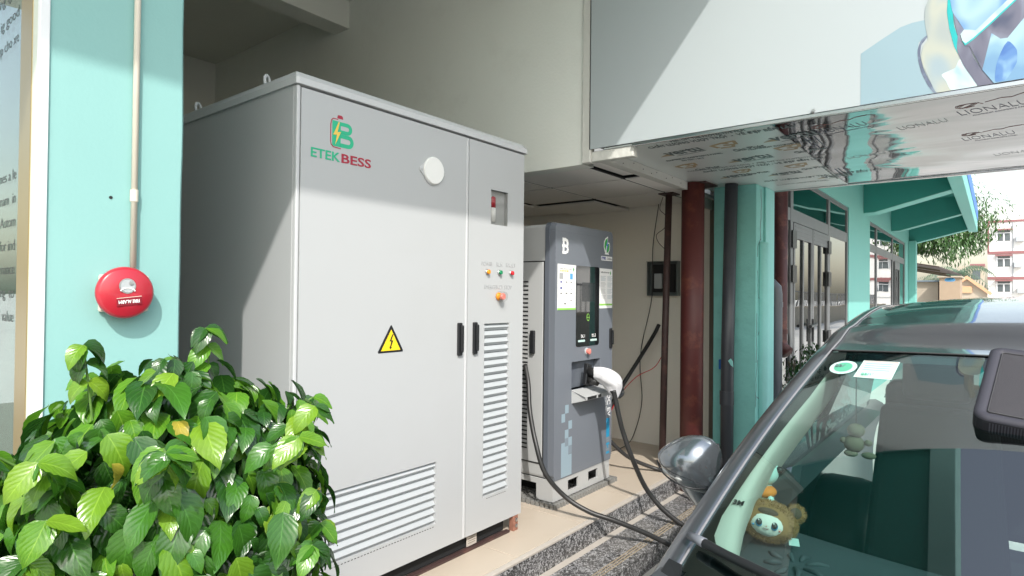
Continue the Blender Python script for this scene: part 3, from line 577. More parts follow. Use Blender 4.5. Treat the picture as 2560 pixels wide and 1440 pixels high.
def lion(x, y, k=1.0, faint=False):
    c = 'inkfaint' if faint else 'inkblue'
    text("LIONALU", (x, y, Z), UNDER, .12 * k, M[c], cn, off=-.0025, rot=.20, fol=soff, ext=.0002, w=.225 * k)
    m = MB()
    if not faint:
        import random as _r; rr = _r.Random(int(x * 100)); bx = .03
        for j in range(4):
            p = [(bx + .045 * k * math.cos(a) * (1 - .15 * j), .15 * k + .03 * k * math.sin(a * (1 + .1 * j))) for a in [i * .7 + j for i in range(7)]]
            stroke(m, p, .0022, (x, y, Z), UNDER)
        stroke(m, [(.08 * k, .17 * k), (.13 * k, .20 * k), (.16 * k, .19 * k), (.19 * k, .22 * k), (.24 * k, .23 * k), (.27 * k, .21 * k), (.26 * k, .17 * k)], .0025, (x, y, Z), UNDER)
        m.v = [(a, b, c + soff(a, b)) for a, b, c in m.v]; m.build('print_mark', M['inkred'], cn)
        und("ALUMINIUM COMPOSITE PANEL", x + .035, y - .04, .022 * k, c, .6, rot=.20)
Z = 2.1512; CONF = True
lion(3.46, .71); lion(3.62, .375, .9, True); lion(3.50, .125, 1.1); lion(4.07, .13, .95); lion(4.2, .70, .9, True); lion(4.1, -.4); lion(3.5, -.6); lion(4.6, .0, .9, True)
for q in ((3.50, .80), (4.45, .83)):
    Z = 2.1502
    m = MB()
    for d in (0, .018, .05): stroke(m, [(d, 0), (d + .0, -.3)], .006, (q[0], q[1], Z), UNDER)
    m.build('print_mark', M['inkblue'], cn)
m = MB()
for i in range(7): stroke(m, [(.0, -i * .07), (.0, -i * .07 - .045)], .010, (4.35, .88, 2.149), UNDER)
m.build('print_mark', M['black'], cn)
Z = 2.1495
# ================================================================ FIRE ALARM + CONDUIT
fa = thing('fire_alarm_bell', 'round red fire alarm bell fixed upside down on the teal pillar', 'fire alarm', (.66, 1.9, 1.295))
MB().box(.598, .722, 1.884, 1.8995, 1.243, 1.345).build('back_box', M['pvc_cream'], fa, bevel=.006)
cx_, cz_ = .651, 1.296
MB().lathe([(.052, 1.884), (.066, 1.878), (.0705, 1.862), (.0695, 1.852), (.062, 1.846), (.045, 1.844), (.044, 1.8435), (.024, 1.843)], (cx_, 0, cz_), 'y', 48).build('bell_gong', M['red'], fa, smooth=True)
MB().lathe([(.0206, 1.8432), (.0206, 1.8418), (.019, 1.8418)], (cx_, 0, cz_ + .018), 'y', 28).build('window_rim', M['steel'], fa)
MB().lathe([(.0175, 1.8412), (.0175, 1.8405)], (cx_, 0, cz_ + .018), 'y', 24).build('bell_window', M['slat'], fa)
m = MB(); stroke(m, arc(cx_, cz_ - .001, .019, .014, 25, 155, 8), .003, (0, 1.8402, 0), FRONT); m.build('clapper', M['white'], fa)
MB().lathe([(.005, 1.8404), (.005, 1.838)], (cx_ + .008, 0, cz_ + .026), 'y', 12).build('clapper_pin', M['steel'], fa)
pts = [(-.030, -.007), (.030, .0), (.031, -.019), (-.029, -.026)]
flat([(a + cx_ + .004, b + cz_ - .011) for a, b in pts], (0, 1.8428, 0), FRONT, M['dkred'], fa, 'label_plate', d=.0022)
text("FIRE ALARM", (cx_ + .029, 1.8405, cz_ - .0175), FRONT, .0125, M['paper'], fa, rot=math.pi + .09, sx=.78, off=.0003)
m = MB(); stroke(m, [(cx_ - .026, cz_ - .016), (cx_ + .034, cz_ - .009)], .0015, (0, 1.8406, 0), FRONT); m.build('label_line', M['pvc_cream'], fa)
cd = thing('cream_conduit', 'thin cream conduit running up the teal pillar from the fire alarm', 'pipe', (.68, 1.89, 1.34))
MB().tube([(.680, 1.889, 1.34), (.681, 1.889, 2.3), (.683, 1.889, 4.1)], .0082, 14).build('conduit_tube', M['pvc_cream'], cd, smooth=True)
MB().tube([(.680, 1.889, 1.55), (.680, 1.889, 1.583)], .0105, 14).build('coupling', M['pvc_cream'], cd, smooth=False)
# ================================================================ BATTERY CABINET
F = 2.078
bc = thing('battery_cabinet', 'tall light grey two-door battery storage cabinet with louvres and green and red logo', 'cabinet', (2.0, 2.6, 0))
MB().box(1.30, 2.728, 2.101, 3.10, .085, 2.10).build('cabinet_body', M['cab'], bc, bevel=.004)
prof = [(2.066, 2.094), (2.066, 2.120), (2.092, 2.146), (3.10, 2.146), (3.115, 2.12), (3.115, 2.094)]
mb = MB(); mb.v = []
rows = []
for x, k in ((1.291, .026), (1.305, 0), (2.728, 0), (2.742, .026)):
    rows.append([(x, y + (k * .2 if y < 2.1 else -k * .2), min(z, 2.146 - k)) for y, z in prof])
mb.grid(rows, closed=True); mb.add(rows[0], [tuple(range(6))]); mb.add(rows[-1], [tuple(range(6))])
mb.build('roof_cap', M['cab_edge'], bc, bevel=.002)
MB().box(1.300, 1.3155, 2.078, 2.10, .086, 2.092).build('corner_post', M['cab_edge'], bc, bevel=.004)
VL = (1.447, 2.060, .215, .507); VR = (2.397, 2.604, .252, 1.150); WN = (2.440, 2.582, 1.672, 1.854)
ld = holed(MB(), 1.319, 2.247, .086, 2.086, [VL], F, F + .022).build('left_door', M['cab'], bc, bevel=.0025)
rd = holed(MB(), 2.268, 2.724, .086, 2.086, [VR, WN], F, F + .022).build('right_door', M['cab'], bc, bevel=.0025)
MB().box(2.2475, 2.262, F - .003, F + .02, .086, 2.086).build('centre_strip', M['cab_edge'], bc, bevel=.003)
def louvre(par, V, n, nm):
    x0, x1, z0, z1 = V; p = (z1 - z0) / n
    mb = MB(); h = p
    pr = [(.0205, h * 1.0), (.0212, h * 1.04), (.006, h * .44), (.0175, h * .10), (.016, h * .07), (.0035, h * .45)]
    mb.add([(x0 + .001, F + a, b) for a, b in pr] + [(x1 - .001, F + a, b) for a, b in pr], [(0, 1, 2, 3, 4, 5), (11, 10, 9, 8, 7, 6)] + [(i, (i + 1) % 6, 6 + (i + 1) % 6, 6 + i) for i in range(6)])
    s = mb.build('louvre_slat', M['slat'], par); s.location = (0, 0, z0)
    for i in range(1, n): share(s, par, (0, 0, z0 + i * p))
    MB().box(x0, x1, F + .0205, F + .0225, z0, z1).build('louvre_back', M['dark'], par)
    hm = MB()
    k = int((x1 - x0 - .03) / .0165)
    for i in range(k): hm.box(x0 + .03 + i * .0165, x0 + .03 + i * .0165 + .009, F - .0006, F + .001, z0 - .0135, z0 - .0105)
    hm.build('drain_slots', M['dark'], par)
louvre(ld, VL, 8, 'l'); louvre(rd, VR, 23, 'r')
# round blanking plate
pts = arc(0, 0, .062, .067, 28, 152, 10) + [(-.083, .006), (-.083, -.006)] + arc(0, 0, .062, .067, 208, 332, 10) + [(.083, -.006), (.083, .006)]
pt = MB().prism([(a + 2.012, b + 1.878) for a, b in pts], (0, F - .0002, 0), (1, 0, 0), (0, 0, 1), (0, -.006, 0)).build('blanking_plate', M['cab_edge'], ld, bevel=.0015)
MB().lathe([(.064, F - .006), (.064, F - .012), (.061, F - .015), (.0, F - .015)], (2.014, 0, 1.880), 'y', 40).build('plate_disc', M['white'], ld, bevel=.001)
for dx in (-.071, .071): MB().lathe([(.0055, F - .006), (.0055, F - .009), (.003, F - .0095)], (2.012 + dx, 0, 1.878), 'y', 12).build('plate_screw', M['steel'], ld)
# handles
def handle(x, par):
    b = MB().prism(rrect(.027, .162, .006, x, 1.08), (0, F, 0), (1, 0, 0), (0, 0, 1), (0, -.014, 0)).build('door_handle', M['black'], par, bevel=.003)
    MB().prism(rrect(.017, .135, .007, x + .004, 1.082), (0, F - .0142, 0), (1, 0, 0), (0, 0, 1), (0, -.012, 0)).build('handle_lever', M['black'], par, bevel=.004)
    MB().lathe([(.005, F - .0262), (.005, F - .028)], (x + .004, 0, 1.062), 'y', 12).build('lock_barrel', M['rubber'], par)
handle(2.205, bc); handle(2.318, bc)
# logo
LG = (0, F, 0)
m = MB()
stroke(m, [(1.484, 2.000), (1.462, 2.000), (1.454, 1.992), (1.4505, 1.975), (1.4505, 1.905), (1.454, 1.893), (1.464, 1.886), (1.498, 1.884)], .0035, LG, FRONT); m.build('logo_outline', M['maroon'], ld)
flat([(1.481, 2.004), (1.483, 2.016), (1.488, 2.018), (1.502, 2.018), (1.507, 2.014), (1.509, 2.004)], LG, FRONT, M['maroon'], ld, 'logo_cap')
def ring2(out, inn):  # polygon with a hole via bridge
    return out + [out[0]] + inn[::-1][:0] + [inn[0]] + inn[::-1]
gm = MB()
gm.prism([(1.458, 1.890), (1.498, 1.890), (1.498, 1.992), (1.458, 1.992)], LG, (1, 0, 0), (0, 0, 1), (0, -.0006, 0))
def dee(x0, z0, z1, xr, t):
    h = (z1 - z0) / 2; zc = (z0 + z1) / 2; o = arc(xr - h, zc, h, h, -90, 90, 10); i = arc(xr - h, zc, h - t, h - t, -90, 90, 10)
    O = [(x0, z0)] + o + [(x0, z1)]; I = [(x0, z0 + t)] + i + [(x0, z1 - t)]
    for a, b, c, d in zip(O, O[1:], I, I[1:]): gm.prism([a, b, d, c], LG, (1, 0, 0), (0, 0, 1), (0, -.0006, 0))
dee(1.4985, 1.944, 1.992, 1.554, .0155); dee(1.4985, 1.890, 1.9435, 1.562, .0165)
gm.build('logo_letter_b', M['green'], ld)
flat([(1.487, 1.990), (1.462, 1.934), (1.480, 1.938), (1.472, 1.896), (1.499, 1.952), (1.482, 1.948), (1.492, 1.990)], (0, F - .0009, 0), FRONT, M['gold'], ld, 'logo_bolt')
text("ETEK", (1.362, F, 1.830), FRONT, .051, M['green'], ld, off=.0009, w=.134)
text("BESS", (1.503, F, 1.830), FRONT, .051, M['maroon'], ld, off=.0009, w=.149)
# warning triangle
flat([(1.7045, 1.043), (1.8405, 1.043), (1.8435, 1.049), (1.777, 1.162), (1.771, 1.162), (1.7015, 1.049)], LG, FRONT, M['black'], ld, 'warning_sticker')
flat([(1.718, 1.052), (1.827, 1.052), (1.774, 1.143)], (0, F - .0009, 0), FRONT, M['yellow'], ld, 'warning_field')
flat([(1.779, 1.122), (1.764, 1.092), (1.774, 1.092), (1.767, 1.068), (1.763, 1.070), (1.768, 1.057), (1.778, 1.066), (1.773, 1.067), (1.785, 1.096), (1.774, 1.096), (1.786, 1.122)], (0, F - .0018, 0), FRONT, M['black'], ld, 'warning_bolt')
# window with gauge
wd = MB().box(2.441, 2.581, F + .050, F + .053, 1.673, 1.853).build('window_recess', M['gauge_bg'], rd)
wb = MB(); wb.box(2.4405, 2.443, F + .01, F + .06, 1.672, 1.854); wb.box(2.579, 2.5815, F + .01, F + .06, 1.672, 1.854); wb.box(2.4405, 2.5815, F + .01, F + .06, 1.854, 1.856); wb.box(2.4405, 2.5815, F + .01, F + .06, 1.670, 1.672); wb.build('window_lining', M['steel'], rd)
MB().tube([(2.486, F + .034, 1.765), (2.486, F + .034, 1.818), (2.486, F + .034, 1.826)], [.021, .021, .012], 16).build('extinguisher_bottle', M['red'], rd, smooth=True)
MB().tube([(2.486, F + .034, 1.690), (2.486, F + .034, 1.764)], .0208, 16).build('extinguisher_label', M['paper'], rd, smooth=True)
MB().lathe([(.020, F + .05), (.020, F + .036), (.013, F + .028)], (2.525, 0, 1.832), 'y', 20).build('gauge', M['steel'], rd, smooth=True)
MB().box(2.441, 2.581, F + .004, F + .006, 1.673, 1.853).build('window_pane', M['clearp'], rd)
for x, s in ((2.413, 'orange'), (2.512, 'greenl'), (2.611, 'redl')):
    h = MB().lathe([(.0145, F), (.0145, F - .006), (.0125, F - .009)], (x, 0, 1.4195), 'y', 20).build('lamp_bezel', M['steel'], rd)
    MB().lathe([(.0115, F - .009), (.0115, F - .017), (.009, F - .019)], (x, 0, 1.4195), 'y', 20).build('indicator_lamp', M[s], rd)
text("POWER", (2.411, F, 1.452), FRONT, .030, M['greyprint'], rd, align='CENTER', w=.086); text("RUN", (2.513, F, 1.452), FRONT, .030, M['greyprint'], rd, align='CENTER', w=.050); text("FAULT", (2.611, F, 1.452), FRONT, .030, M['greyprint'], rd, align='CENTER', w=.082)
text("EMERGENCY STOP", (2.505, F, 1.331), FRONT, .031, M['greyprint'], rd, align='CENTER', w=.228)
es = MB().lathe([(.021, F), (.021, F - .006), (.017, F - .010), (.012, F - .022)], (2.508, 0, 1.292), 'y', 24).build('emergency_stop', M['orange'], rd)
MB().lathe([(.012, F - .018), (.017, F - .024), (.018, F - .034), (.015, F - .038)], (2.509, 0, 1.292), 'y', 24).build('stop_button', M['salmon'], rd)
MB().lathe([(.027, F), (.027, F - .040), (.024, F - .046)], (2.509, 0, 1.292), 'y', 24).build('clear_guard', M['clearp'], rd)
# eye bolts
for i, (x, y) in enumerate(((1.36, 2.40), (1.36, 3.02), (2.66, 2.40), (2.66, 3.02))):
    m = MB().lathe([(.02, 2.146), (.02, 2.156), (.011, 2.163)], (x, y, 0), 'z', 16)
    m.tube([(x + (.024 * math.cos(a)) * .8, y + (.024 * math.cos(a)) * .6, 2.186 + .024 * math.sin(a)) for a in [k * math.pi / 10 for k in range(21)]], .0068, 8, caps=False)
    m.build('eye_bolt', M['cab_edge'], bc, smooth=True)
# plinth
MB().box(1.33, 2.62, 2.12, 3.05, .012, .086).build('plinth', M['dark'], bc)
MB().box(1.32, 2.64, 2.088, 2.115, .0, .012).build('plinth_foot', M['rust_brown'], bc)
MB().box(2.66, 2.70, 2.079, 2.11, .0, .0855).build('corner_foot', M['copper'], bc, bevel=.002)
for z in (.028, .060): MB().lathe([(.010, 2.079), (.010, 2.074), (.006, 2.072)], (2.682, 0, z), 'y', 14).build('foot_bolt', M['steel'], bc)
MB().box(2.31, 2.385, 2.106, 2.109, .018, .085).build('rating_label', M['edge_stone'], bc)
m = MB()
for z in (.032, .043, .054, .065): m.box(2.32, 2.375, 2.1045, 2.1062, z, z + .002)
m.build('label_print', M['concrete'], bc)
# ================================================================ EV CHARGER
G = 2.12
ch = thing('ev_charger', 'slate and light grey electric car charger with black screen and eco leaf logo', 'charger', (3.46, 2.5, .03))
MB().box(3.105, 3.815, 2.17, 2.98, .165, 1.745).build('charger_body', M['chg_body'], ch, bevel=.02, seg=3)
# front cover with connector niche
cov = MB()
out = rrect(.715, 1.60, .035, 3.4625, .955, 6)
NX0, NX1, NZ0, NZ1 = 3.297, 3.652, .70, .876
holed(cov, 3.105, 3.820, .19, 1.70, [(NX0, NX1, NZ0, NZ1)], G, G + .045)
cov.prism([(3.1053, 1.70), (3.820, 1.70)] + [(a, b) for a, b in arc(3.785, 1.713, .035, .037, 0, 90, 8)] + arc(3.140, 1.713, .035, .037, 90, 180, 8), (0, G, 0), (1, 0, 0), (0, 0, 1), (0, .045, 0))
cov.prism([(3.110, .19), (3.815, .19), (3.805, .158), (3.12, .158)], (0, G, 0), (1, 0, 0), (0, 0, 1), (0, .045, 0))
fc = cov.build('front_cover', M['chg_front'], ch, bevel=.0015)
edge = MB(); ep = rrect(.725, 1.60, .042, 3.4625, .958, 6); 
rows = [[(a, G + .0455, b) for a, b in ep], [(a, G + .075, b) for a, b in ep]]
edge.grid(rows, closed=True).add(rows[0], [tuple(range(len(ep)))])
edge.build('cover_edge', M['chg_frame'], ch)
# niche interior
m = MB(); m.box(NX0, NX1, G + .14, G + .145, NZ0, NZ1 + .0); m.box(NX0 - .004, NX0, G + .045, G + .145, NZ0, NZ1); m.box(NX1, NX1 + .004, G + .045, G + .145, NZ0, NZ1); m.box(NX0, NX1, G + .045, G + .145, NZ1, NZ1 + .004); m.box(NX0, NX1, G + .001, G + .145, NZ0 - .004, NZ0)
m.build('connector_niche', M['bluegrey2'], ch)
# side door with slots
sd = MB().box(3.094, 3.1045, 2.205, 2.86, .26, 1.508).build('side_door', M['chg_body'], ch, bevel=.002)
MB().box(3.1005, 3.1052, 2.198, 2.87, .253, 1.516).build('door_gap', M['dark'], ch)
h = MB().box(3.072, 3.094, 2.258, 2.288, .935, 1.08).build('side_handle', M['black'], sd, bevel=.005)
sl0 = None
for i in range(40):
    z = .335 + i * .0268
    if sl0 is None: sl0 = MB().box(3.0925, 3.095, 2.318, 2.70, 0, .010).build('vent_slot', M['dark'], sd); sl0.location = (0, 0, z)
    else: share(sl0, sd, (0, 0, z))
# base
MB().prism([(3.10, .03), (3.12, .16), (3.80, .16), (3.80, .03)], (0, G + .008, 0), (1, 0, 0), (0, 0, 1), (0, .02, 0))
bs = holed(MB(), 3.105, 3.80, .032, .157, [(3.275, 3.40, .062, .130), (3.52, 3.645, .068, .130)], G + .005, G + .020).build('base_front', M['chg_body'], ch, bevel=.002)
m = MB().box(3.105, 3.115, G + .021, 2.25, .032, .163); m.box(3.105, 3.115, 2.7, 2.95, .032, .163); m.box(3.79, 3.80, G + .021, 2.95, .032, .163); m.box(3.105, 3.80, 2.94, 2.95, .032, .163); m.box(3.105, 3.115, 2.25, 2.7, .13, .163)
m.build('base_frame', M['chg_body'], ch)
MB().box(3.25, 3.70, 2.30, 2.90, .034, .16).build('base_inside', M['dark'], ch)
# screen
flat(rrect(.287, .525, .018, 3.487, 1.232), (0, G, 0), FRONT, M['screen'], fc, 'screen_panel', d=.003)
flat(rect(.155, .125, 3.49, 1.325), (0, G - .0032, 0), FRONT, M['screen2'], fc, 'display', d=.0004)
text("DC-1", (3.400, G - .0032, 1.026), FRONT, .030, M['paper'], fc, sx=.75); text("DC-2", (3.535, G - .0032, 1.026), FRONT, .030, M['paper'], fc, sx=.75)
for x in (3.408, 3.560): flat(rrect(.085, .014, .006, x, 1.006), (0, G - .0032, 0), FRONT, M['sticker_mint'], fc, 'status_bar', d=.0006)
m = MB(); stroke(m, [(3.487 + .016 * math.cos(a), 1.158 + .024 * math.sin(a)) for a in [k * math.pi / 4 for k in range(9)]], .003, (0, G - .0032, 0), FRONT); stroke(m, [(3.475, 1.158), (3.50, 1.158)], .003, (0, G - .0032, 0), FRONT); m.build('status_symbol', M['lime'], fc)
# posters
def poster(x0, x1, z0, z1, kind):
    p = flat([(x0, z0), (x1, z0 + .002), (x1, z1 - .002), (x0, z1)], (0, G, 0), FRONT, M['paper'], ch, 'poster', d=.0012)
    B = (0, G - .0012, 0); w = x1 - x0
    flat([(x0, z0 + (.0 if kind else .0)), (x1, z0), (x1, z0 + .012), (x0, z0 + .012)], (0, G - .0012, (0.02 if kind else 0)), FRONT, M['lime'], p, 'green_band')
    if kind == 0:
        text("HƯỚNG DẪN SẠC XE ĐIỆN", (x0 + .02, B[1], z1 - .032), FRONT, .013, M['ltprint'], p, sx=.85)
        text("CÁC BƯỚC THỰC HIỆN", (x0 + .02, B[1], z1 - .046), FRONT, .011, M['gold'], p, sx=.85)
        for x, z, w_, h_, mm in ((.040, .075, .042, .038, 'greyprint'), (.155, .075, .032, .038, 'ltblue'), (.040, .112, .02, .010, 'navy'), (.040, .150, .02, .012, 'navy'), (.10, .112, .018, .006, 'black'), (.155, .112, .018, .005, 'black'), (.155, .160, .018, .003, 'black'),
                             (.040, .183, .018, .007, 'black'), (.10, .183, .018, .007, 'black'), (.155, .183, .018, .006, 'black'), (.155, .228, .018, .004, 'black'), (.085, .248, .018, .008, 'black'), (.085, .275, .008, .014, 'ltprint'), (.085, .297, .018, .002, 'black')):
            if z > z1 - z0 - .02: continue
            flat(rect(w_, h_, x0 + x, z1 - z), B, FRONT, M[mm], p, 'poster_picture', d=.0003)
        m = MB()
        for zz in (.125, .132, .139, .205, .212, .219, .262, .269): 
            for xx in (.012, .118): m.box(x0 + xx, x0 + xx + .05, B[1] - .0003, B[1], z1 - zz, z1 - zz + .0012)
        m.build('poster_text', M['ltprint'], p)
    else:
        text("HƯỚNG DẪN AN TOÀN", (x0 + .015, B[1], z1 - .032), FRONT, .013, M['greyprint'], p, sx=.8)
        m = MB(); m2 = MB(); random.seed(2)
        for k in range(26):
            zz = z1 - .055 - k * .0062
            if k % 7 != 6: (m2 if k < 6 else m).box(x0 + .015, x0 + .015 + random.uniform(.05, .075), B[1] - .0003, B[1], zz, zz + .0018); m2.box(x0 + .105, x0 + .105 + random.uniform(.05, .075), B[1] - .0003, B[1], zz, zz + .0018)
        m.build('poster_text', M['greyprint'], p); m2.build('poster_text', M['bluegrey'], p)
    flat([(a * .010 + x1 - .028, b * .016 + z1 - .030) for a, b in ((0, -1), (.9, 0), (0, 1), (-.7, 0))], B, FRONT, M['leafgreen'], p, 'poster_logo', d=.0003)
poster(3.128, 3.336, 1.210, 1.497, 0); poster(3.637, 3.812, 1.215, 1.490, 1)
# D logo
m = MB(); LB = (0, G, 0)
stroke(m, [(3.185, 1.652), (3.212, 1.652), (3.232, 1.645), (3.236, 1.632), (3.236, 1.622)], .020, LB, FRONT)
stroke(m, [(3.193, 1.652), (3.193, 1.624)], .018, LB, FRONT); stroke(m, [(3.182, 1.612), (3.215, 1.612), (3.236, 1.606), (3.240, 1.592), (3.236, 1.578), (3.215, 1.570), (3.184, 1.570)], .017, LB, FRONT); stroke(m, [(3.192, 1.572), (3.192, 1.600)], .017, LB, FRONT)
m.build('brand_mark', M['paper'], fc)
# leaf logo
leaf = [(3.748, 1.715), (3.715, 1.700), (3.694, 1.675), (3.690, 1.640), (3.702, 1.612), (3.712, 1.600), (3.705, 1.588), (3.765, 1.588), (3.755, 1.600), (3.772, 1.620), (3.776, 1.650), (3.768, 1.672), (3.748, 1.672)]
flat(leaf, LB, FRONT, M['paper'], fc, 'leaf_logo')
flat([(3.742, 1.703), (3.716, 1.690), (3.701, 1.668), (3.698, 1.640), (3.712, 1.615), (3.722, 1.640), (3.735, 1.670)], (0, G - .0009, 0), FRONT, M['leafgreen'], fc, 'logo_leaf')
flat([(3.748, 1.664), (3.763, 1.664), (3.769, 1.648), (3.764, 1.622), (3.748, 1.603), (3.728, 1.600), (3.735, 1.625)], (0, G - .0009, 0), FRONT, M['leafgreen'], fc, 'logo_leaf')
flat([(3.742, 1.690), (3.722, 1.648), (3.734, 1.650), (3.726, 1.612), (3.752, 1.660), (3.738, 1.658)], (0, G - .0018, 0), FRONT, M['blue'], fc, 'logo_bolt')
flat(rrect(.152, .030, .006, 3.733, 1.560), LB, FRONT, M['paper'], fc, 'name_plate')
text("ETEK", (3.661, G - .0009, 1.552), FRONT, .0255, M['navy'], fc, sx=1.0, off=.0006); text("CHARGE", (3.730, G - .0009, 1.552), FRONT, .0255, M['greyprint'], fc, sx=.80)
eb = MB().lathe([(.024, G), (.024, G - .006), (.02, G - .008)], (3.475, 0, .934), 'y', 24).build('stop_button', M['slat'], fc)
MB().lathe([(.016, G - .006), (.019, G - .018), (.019, G - .026), (.012, G - .030)], (3.475, 0, .934), 'y', 24).build('button_head', M['salmon'], fc)
MB().prism(rrect(.028, .14, .006, 3.79, 1.005), (0, G, 0), (1, 0, 0), (0, 0, 1), (0, -.012, 0)).build('front_handle', M['black'], fc, bevel=.003)
MB().prism(rrect(.016, .10, .005, 3.794, 1.012), (0, G - .0122, 0), (1, 0, 0), (0, 0, 1), (0, -.012, 0)).build('handle_lever', M['black'], fc, bevel=.003)
# shelf below the niche
sh = MB()
sh.add([(3.30, G, .697), (3.655, G, .697), (3.655, G - .10, .665), (3.30, G - .10, .665), (3.30, G, .612), (3.655, G, .612), (3.64, G - .10, .640), (3.315, G - .10, .640)],
       [(0, 1, 2, 3), (4, 7, 6, 5), (3, 2, 6, 7), (0, 3, 7, 4), (1, 5, 6, 2)])
sh.build('holster_shelf', M['chg_body'], ch, bevel=.002)
m = MB(); m.box(3.33, 3.44, G - .1015, G - .0995, .643, .661); m.box(3.46, 3.50, G - .1015, G - .0995, .643, .661); m.build('shelf_opening', M['dark'], ch)
# pixel graphics
pw = .040
for (i, k, mm) in ((1, 0, 'bluegrey'), (0, 1, 'bluegrey'), (2, 2, 'bluegrey'), (1, 3, 'bluegrey'), (2, 4, 'bluegrey'), (1, 4, 'bluegrey2'), (2, 5, 'bluegrey2')):
    z = .585 - k * .052; flat(rect(pw, .052, 3.206 + i * pw, z), LB, FRONT, M[mm], fc, 'pixel_square')
flat([(3.186, .165), (3.305, .165), (3.305, .295), (3.266, .295), (3.266, .352), (3.226, .352), (3.226, .378), (3.186, .378)], LB, FRONT, M['bluegrey'], fc, 'pixel_column')
text("DC EV", (3.757, G, .625), ((0, 0, -1), (1, 0, 0)), .060, M['paper'], fc, sx=.95, off=.0008)
text("Charging Station", (3.735, G, .622), ((0, 0, -1), (1, 0, 0)), .022, M['ltprint'], fc, sx=1.0)
flat(rect(.044, .13, 3.768, .385), LB, FRONT, M['cyanp'], fc, 'pixel_bar')
random.seed(4)
for k in range(18):
    flat(rect(.0145, .016, 3.753 + (k % 3) * .0148, .312 - (k // 3) * .0165 * 1.2), LB, FRONT, M['cyanp' if random.random() > .45 else 'bluegrey2'], fc, 'pixel_square')
for x, y in ((3.20, 2.5), (3.60, 2.35)):
    m = MB().tube([(x + .022 * math.cos(a), y + .012 * math.cos(a), 1.782 + .022 * math.sin(a)) for a in [k * math.pi / 10 for k in range(21)]], .006, 8, caps=False); m.lathe([(.012, 1.745), (.012, 1.762)], (x, y, 0), 'z', 12)
    m.build('eye_bolt', M['steel'], ch, smooth=True)
# empty connector sockets in the niche (left holster)
for z, r in ((.800, .030), (.742, .024)):
    MB().lathe([(r, 2.25), (r, 2.165), (r * .8, 2.160), (r * .78, 2.20)], (3.335, 0, z), 'y', 20).build('empty_holster', M['black'], ch)
# mat
mt = thing('rubber_mat', 'grey perforated rubber grid mat under the slate charger', 'mat', (3.45, 2.5, 0))
m = MB(); nx, ny = 22, 12
for i in range(nx + 1): m.box(3.085 + i * .0345, 3.085 + i * .0345 + .012, 2.10, 2.60, .012, .028)
for k in range(ny + 1): m.box(3.085, 3.86, 2.10 + k * .041, 2.10 + k * .041 + .014, .010, .026)
m.build('mat_grid', M['mat_grey'], mt)['kind'] = 'stuff'
m = MB(); random.seed(6)
for i in range(24): m.box(3.083 + i * .0325, 3.083 + i * .0325 + .020, 2.088, 2.10, .0, .028)
for k in range(14): m.box(3.070, 3.085, 2.10 + k * .036, 2.10 + k * .036 + .022, 0, .028)
m.box(3.084, 3.86, 2.0985, 2.108, .008, .0275)
m.build('mat_edge', M['mat_grey'], mt)
# ================================================================ CABLES AND GUN
def cable(name, label, pts, r, m, cat='cable', n=10, sp=8):
    o = MB().tube(spline(pts, sp), r, n).build(name, m, smooth=True); return tag(o, label, cat, {'cable': 'charging cables trailing over the steps', 'wire': 'loose wires on the cream wall'}.get(cat))
cable('charging_cable', 'thick black cable looping from behind the big cabinet over the step edge', [(3.085, 2.33, .86), (3.04, 2.27, .75), (2.99, 2.22, .60), (2.93, 2.13, .43), (2.93, 2.06, .265), (3.00, 1.965, .13), (3.06, 1.84, .055), (3.14, 1.72, .01), (3.26, 1.575, -.065), (3.45, 1.34, -.20), (3.62, 1.0, -.252), (3.6, .5, -.252)], .0145, M['rubber'])
cable('charging_cable', 'thick black cable hanging from the charging gun wrapped in white cloth', [(3.455, 1.905, .70), (3.465, 1.895, .64), (3.475, 1.87, .52), (3.49, 1.85, .43), (3.515, 1.80, .275), (3.60, 1.735, .065), (3.66, 1.60, -.085), (3.75, 1.40, -.20), (3.82, 1.1, -.252), (3.8, .5, -.252)], .0155, M['rubber'])
cable('charging_cable', 'black cable curving over the tiled floor behind the charger to the door mirror', [(3.86, 2.40, .50), (3.98, 2.33, .36), (4.03, 2.24, .22), (4.12, 2.13, .10), (4.24, 1.98, .022), (4.24, 1.87, .020), (4.2, 1.74, -.06), (4.15, 1.6, -.115), (4.1, 1.45, -.2), (4.1, 1.0, -.25)], .0145, M['rubber'])
gn = thing('charging_gun', 'black charging gun plugged into the charger under a white cloth', 'charging gun', (3.45, 2.0, .78))
MB().prism([(3.415, .725), (3.475, .705), (3.495, .845), (3.44, .862)], (0, 2.115, 0), (1, 0, 0), (0, 0, 1), (0, -.03, 0)).build('socket_plate', M['black'], gn, bevel=.006)
MB().tube([(3.455, 2.09, .808), (3.455, 2.02, .792), (3.46, 1.965, .775)], .030, 16).build('plug_barrel', M['rubber'], gn, smooth=True)
MB().tube([(3.455, 2.09, .750), (3.455, 2.02, .742)], .026, 16).build('plug_barrel', M['rubber'], gn, smooth=True)
MB().tube(spline([(3.46, 1.97, .775), (3.50, 1.935, .765), (3.55, 1.935, .742), (3.598, 1.925, .705), (3.602, 1.92, .665), (3.555, 1.918, .648), (3.50, 1.918, .665), (3.47, 1.915, .69), (3.455, 1.912, .695)]), [.026] * 8 + [.018] * 8 + [.0115] * 24 + [.0145] * 24 + [.016], 12).build('gun_handle', M['black'], gn, smooth=True)
